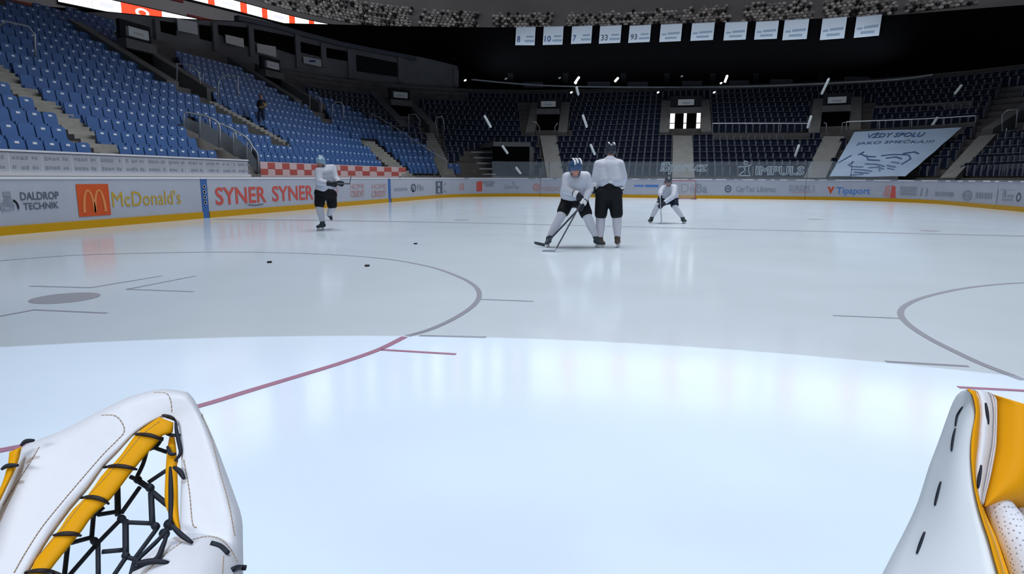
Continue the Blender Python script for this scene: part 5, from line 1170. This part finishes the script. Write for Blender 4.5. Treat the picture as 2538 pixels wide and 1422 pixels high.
WEB = [[(1030, 565), (1130, 600)], [(988, 600), (965, 680), (925, 765)], [(1095, 500), (1060, 555), (1010, 580)], [(880, 765), (935, 790)], [(930, 790), (1010, 842)], [(1000, 805), (1145, 708)], [(945, 835), (820, 1012)], [(793, 835), (797, 1025)], [(660, 1022), (785, 1002)], [(632, 1020), (618, 1190)], [(480, 1212), (612, 1176)], [(810, 1060), (640, 1235)], [(640, 1235), (470, 1430)], [(458, 1225), (434, 1440)], [(662, 1205), (664, 1440)], [(848, 1060), (850, 1295)], [(830, 1072), (1030, 1080)], [(1020, 870), (1030, 1090)], [(1025, 868), (1130, 955)], [(690, 1272), (825, 1260)], [(1060, 1115), (905, 1325)], [(850, 1310), (770, 1430)], [(850, 1305), (945, 1332)], [(910, 1325), (880, 1440)], [(1165, 650), (1158, 900), (1152, 1080)], [(630, 1030), (700, 970)]]
for pts in WEB: lacing(pts, 20 if pts[0] in [(930, 790), (848, 1060), (1020, 870), (793, 835), (1025, 868)] else 15, 'pocket_lace', .03, False)
for x, y, r in [(930, 785, 30), (1012, 840, 32), (822, 1050, 30), (638, 1200, 28), (850, 1300, 28), (1050, 1100, 30), (1165, 660, 38), (1165, 1000, 30), (1145, 1090, 40), (1110, 1150, 36)]:
    g = G(); u_ = .75/1554/2.724; g.ball(K(x, y, .03), (r*u_*1.1, r*u_*.8, r*u_)); g.build('lace_knot', M['lace'], T, True)
for pts, r, dd in [([(1185, 385), (1195, 470), (1215, 560), (1218, 610), (1180, 660)], 15, -.004), ([(1170, 700), (1210, 725), (1245, 780)], 18, -.012), ([(1150, 700), (1155, 900), (1150, 1090)], 17, .008), ([(1150, 1085), (1220, 1155), (1300, 1212)], 17, -.03), ([(1130, 1150), (1100, 1230), (1060, 1320), (980, 1350), (890, 1400)], 18, -.035), ([(905, 1352), (1030, 1335), (1140, 1345)], 18, -.04), ([(1110, 470), (1160, 485), (1220, 482)], 13, .0), ([(1130, 560), (1150, 610), (1190, 610)], 14, .004), ([(900, 1370), (930, 1325), (1060, 1200), (1140, 1110)], 15, .012)]: lacing(pts, r, 'lace', dd)
for pts in [[(1425, 1213), (1490, 1235), (1540, 1285)], [(1570, 1392), (1610, 1378), (1662, 1380)]]: lacing(pts, 17, 'lace_stub', 0, False, 'lace', allb)
# stitched seams
def seam(pts, nm='seam', trees=None, step=26, r=3.6, mm='thread', fill=.62):
    q = cr_([np.array(p, float) for p in pts], 10); L_ = sum(np.linalg.norm(q[i+1]-q[i]) for i in range(len(q)-1)); k_ = max(3, int(L_/step)); P = resample(q, k_*4+1); g = G(); u_ = .75/1554/2.724
    for i in range(k_):
        s_ = [onshell(P[4*i+j][0], P[4*i+j][1], .0004, trees) for j in (0, 1, 2, 3)]
        if (s_[0]-s_[-1]).length < .02: g.tube(s_, r*u_, 5)
    if g.v: g.build(nm, M[mm], T, True)
for pts in [[(95, 1412), (170, 1280), (280, 1110), (400, 960), (560, 770), (700, 610), (790, 520), (838, 460), (820, 395), (770, 352), (680, 352)], [(20, 960), (100, 830), (190, 690), (268, 560)], [(1240, 650), (1278, 860), (1300, 1080), (1335, 1106)], [(1362, 340), (1430, 520), (1480, 720), (1540, 930), (1570, 1080), (1585, 1170)], [(1040, 197), (1120, 203), (1152, 250), (1160, 335)]]: seam(pts, 'seam', [bv])
for pts in [[(1300, 1190), (1400, 1168), (1490, 1190), (1560, 1260), (1605, 1345)], [(980, 1415), (1090, 1310), (1230, 1205)], [(1510, 1300), (1500, 1430)]]: seam(pts, 'seam', [bv2])
seam([(230, 1330), (400, 1140), (560, 935), (720, 760), (860, 600), (960, 480), (1080, 390)], 'binding_stitch', [bvy], 24, 2.6)
# ---- blocker; measured in a 2.725x enlargement whose corner is (2138, 900)
def bdep(cx, cy): return .80-.00006*cx-.10*cy/1422
def B_(cx, cy, dd=0.0): return Vector(atD(2138+cx/2.725, 900+cy/2.725, bdep(cx, cy)+dd))
T2 = thing('goalie_blocker', 'white and yellow goalie blocker glove at the lower right edge', 'goalie glove', tuple(B_(700, 1500)))
NB = 40
E0 = smoothpts([(702, 176), (655, 195), (620, 240), (580, 335), (550, 420), (500, 560), (450, 690), (410, 820), (370, 940), (318, 1060), (250, 1195), (190, 1310), (130, 1425), (10, 1640)], NB)
E1 = smoothpts([(704, 176), (722, 195), (745, 230), (762, 330), (745, 430), (732, 520), (730, 620), (737, 720), (750, 830), (775, 950), (810, 1070), (850, 1190), (885, 1320), (915, 1425), (970, 1640)], NB)
g = G(); vs_ = []; mq = 9
for a_, b_ in zip(E0, E1):
    for j in range(mq):
        t = j/(mq-1); p = a_+(b_-a_)*t; vs_.append(B_(p[0], p[1], .05*(1-t)-.012*math.sin(math.pi*t)))
    for j in range(4):
        t = 1-j/3; p = a_+(b_-a_)*t; vs_.append(B_(p[0]+8, p[1], .05*(1-t)+.028))
k = mq+4; g.add(vs_, [(i*k+j, i*k+(j+1) % k, (i+1)*k+(j+1) % k, (i+1)*k+j) for i in range(NB-1) for j in range(k)]+[tuple(range(k)), tuple((NB-1)*k+j for j in range(k-1, -1, -1))])
g.build('front_board', M['leatherw'], T2, True); bvb = BVHTree.FromPolygons([Vector(v) for v in g.v], g.f)
def band(A, Bq, la, lb, nm, mm, th=.006, bul=.004, nn=30, m2=5):
    A, Bq = smoothpts(A, nn), smoothpts(Bq, nn); vs_ = []
    for a_, b_ in zip(A, Bq):
        for j in range(m2): t = j/(m2-1); p = a_+(b_-a_)*t; vs_.append(B_(p[0], p[1], la+(lb-la)*t-bul*math.sin(math.pi*t)))
        for j in range(m2): t = 1-j/(m2-1); p = a_+(b_-a_)*t; vs_.append(B_(p[0], p[1], la+(lb-la)*t+th))
    k = 2*m2; g = G(); g.add(vs_, [(i*k+j, i*k+(j+1) % k, (i+1)*k+(j+1) % k, (i+1)*k+j) for i in range(nn-1) for j in range(k)]+[tuple(range(k)), tuple((nn-1)*k+j for j in range(k-1, -1, -1))])
    return g.build(nm, M[mm], T2, True), BVHTree.FromPolygons([Vector(v) for v in g.v], g.f)
XB = [(704, 176), (722, 192), (746, 230), (763, 330), (746, 430), (733, 520), (731, 620), (738, 720), (751, 830), (776, 950), (811, 1070), (851, 1190), (886, 1320), (916, 1425), (970, 1640)]
XC_ = [(716, 170), (750, 180), (778, 215), (797, 325), (790, 440), (780, 560), (768, 650), (765, 760), (776, 850), (800, 945), (842, 1070), (890, 1190), (930, 1320), (960, 1425), (1020, 1640)]
band(XB, XC_, -.004, .006, 'yellow_edge_binding', 'board_y')
_, bvg = band([(716, 172), (752, 182), (780, 217), (798, 325), (791, 440), (781, 560), (769, 650), (766, 760), (777, 850), (800, 945)], [(790, 178), (840, 190), (866, 225), (885, 325), (882, 450), (873, 560), (856, 650), (834, 770), (812, 880), (802, 950)], .006, .022, 'side_band', 'leather', .01, .008)
band([(845, 190), (868, 225), (886, 325), (883, 450), (874, 560), (857, 650), (835, 770), (813, 880), (803, 950)], [(862, 195), (886, 228), (896, 325), (894, 450), (886, 560), (870, 650), (848, 770), (820, 890), (808, 955)], .020, .02, 'piping', 'piping', .006, .003)
band([(863, 198), (888, 228), (897, 325), (895, 450), (887, 560), (871, 650), (849, 770), (821, 890), (809, 955)], [(878, 207), (903, 240), (908, 325), (906, 450), (900, 560), (886, 650), (862, 770), (832, 890), (815, 962)], .020, .02, 'piping', 'leather', .006, .003)
band([(878, 208), (904, 240), (909, 325), (907, 450), (901, 560), (887, 650), (863, 770), (833, 890), (815, 965)], [(1500, 400), (1500, 480), (1500, 580), (1500, 680), (1480, 800), (1440, 960), (1320, 1060), (1180, 1050), (860, 972)], .022, .13, 'yellow_board', 'board_y', .02, .05, 34, 12)
band([(800, 945), (812, 990), (842, 1068), (891, 1190), (931, 1320), (961, 1425), (1020, 1640)], [(850, 960), (880, 1010), (930, 1090), (1010, 1210), (1090, 1330), (1170, 1425), (1300, 1640)], .012, .08, 'inner_yellow_lining', 'board_y', .01, -.02)
prims = [('c', B_(935, 985, .035), B_(1010, 1120, .035), .0150, .0185), ('c', B_(1010, 1120, .035), B_(1110, 1300, .03), .0185, .0215), ('c', B_(1110, 1300, .03), B_(1230, 1560, .03), .0215, .025), ('c', B_(1110, 1060, .07), B_(1240, 1230, .06), .016, .019), ('c', B_(1240, 1230, .06), B_(1380, 1500, .05), .019, .022), ('c', B_(1280, 1060, .09), B_(1420, 1260, .08), .015, .018), ('c', B_(1420, 1110, .10), B_(1540, 1300, .10), .013, .016)]
blob('palm_fingers', prims, M['palm'], T2, .0035, 2)
def slot(pts, tree):
    q = smoothpts(pts, 9); P = []
    for p in q:
        d = (B_(*p)-camv).normalized(); h = tree.ray_cast(camv, d); P.append((h[0]-d*.0006) if h[0] is not None else B_(*p))
    u_ = .75/1554/2.725; k_ = len(P); g = G(); g.tube(P, [10.5*u_*(.3+.7*math.sin(math.pi*(i+.4)/(k_-.2))**.5) for i in range(k_)], 7); g.build('lace_stitch', M['lace'], T2, True)
for pts in [[(676, 294), (642, 355), (628, 425)], [(627, 440), (612, 515), (602, 592)], [(529, 799), (508, 880), (488, 960)], [(420, 1138), (394, 1210), (366, 1286)], [(310, 1470), (280, 1530), (250, 1600)]]: slot(pts, bvb)
for pts in [[(831, 268), (841, 340), (848, 412)], [(801, 688), (789, 770), (779, 846)]]: slot(pts, bvg)
# ------------------------------------------------------------------ put every empty at the base of its parts
for o in list(C.objects):
    if o.type == 'EMPTY' and o.children and o.location.length < 1e-6:
        lo = Vector((1e9,)*3); hi = -lo
        for ch in o.children:
            for c8 in ch.bound_box:
                w_ = Vector(c8)+ch.location
                lo = Vector(map(min, lo, w_)); hi = Vector(map(max, hi, w_))
        base = Vector(((lo.x+hi.x)/2, (lo.y+hi.y)/2, lo.z)); o.location = base
        for ch in o.children: ch.location -= base
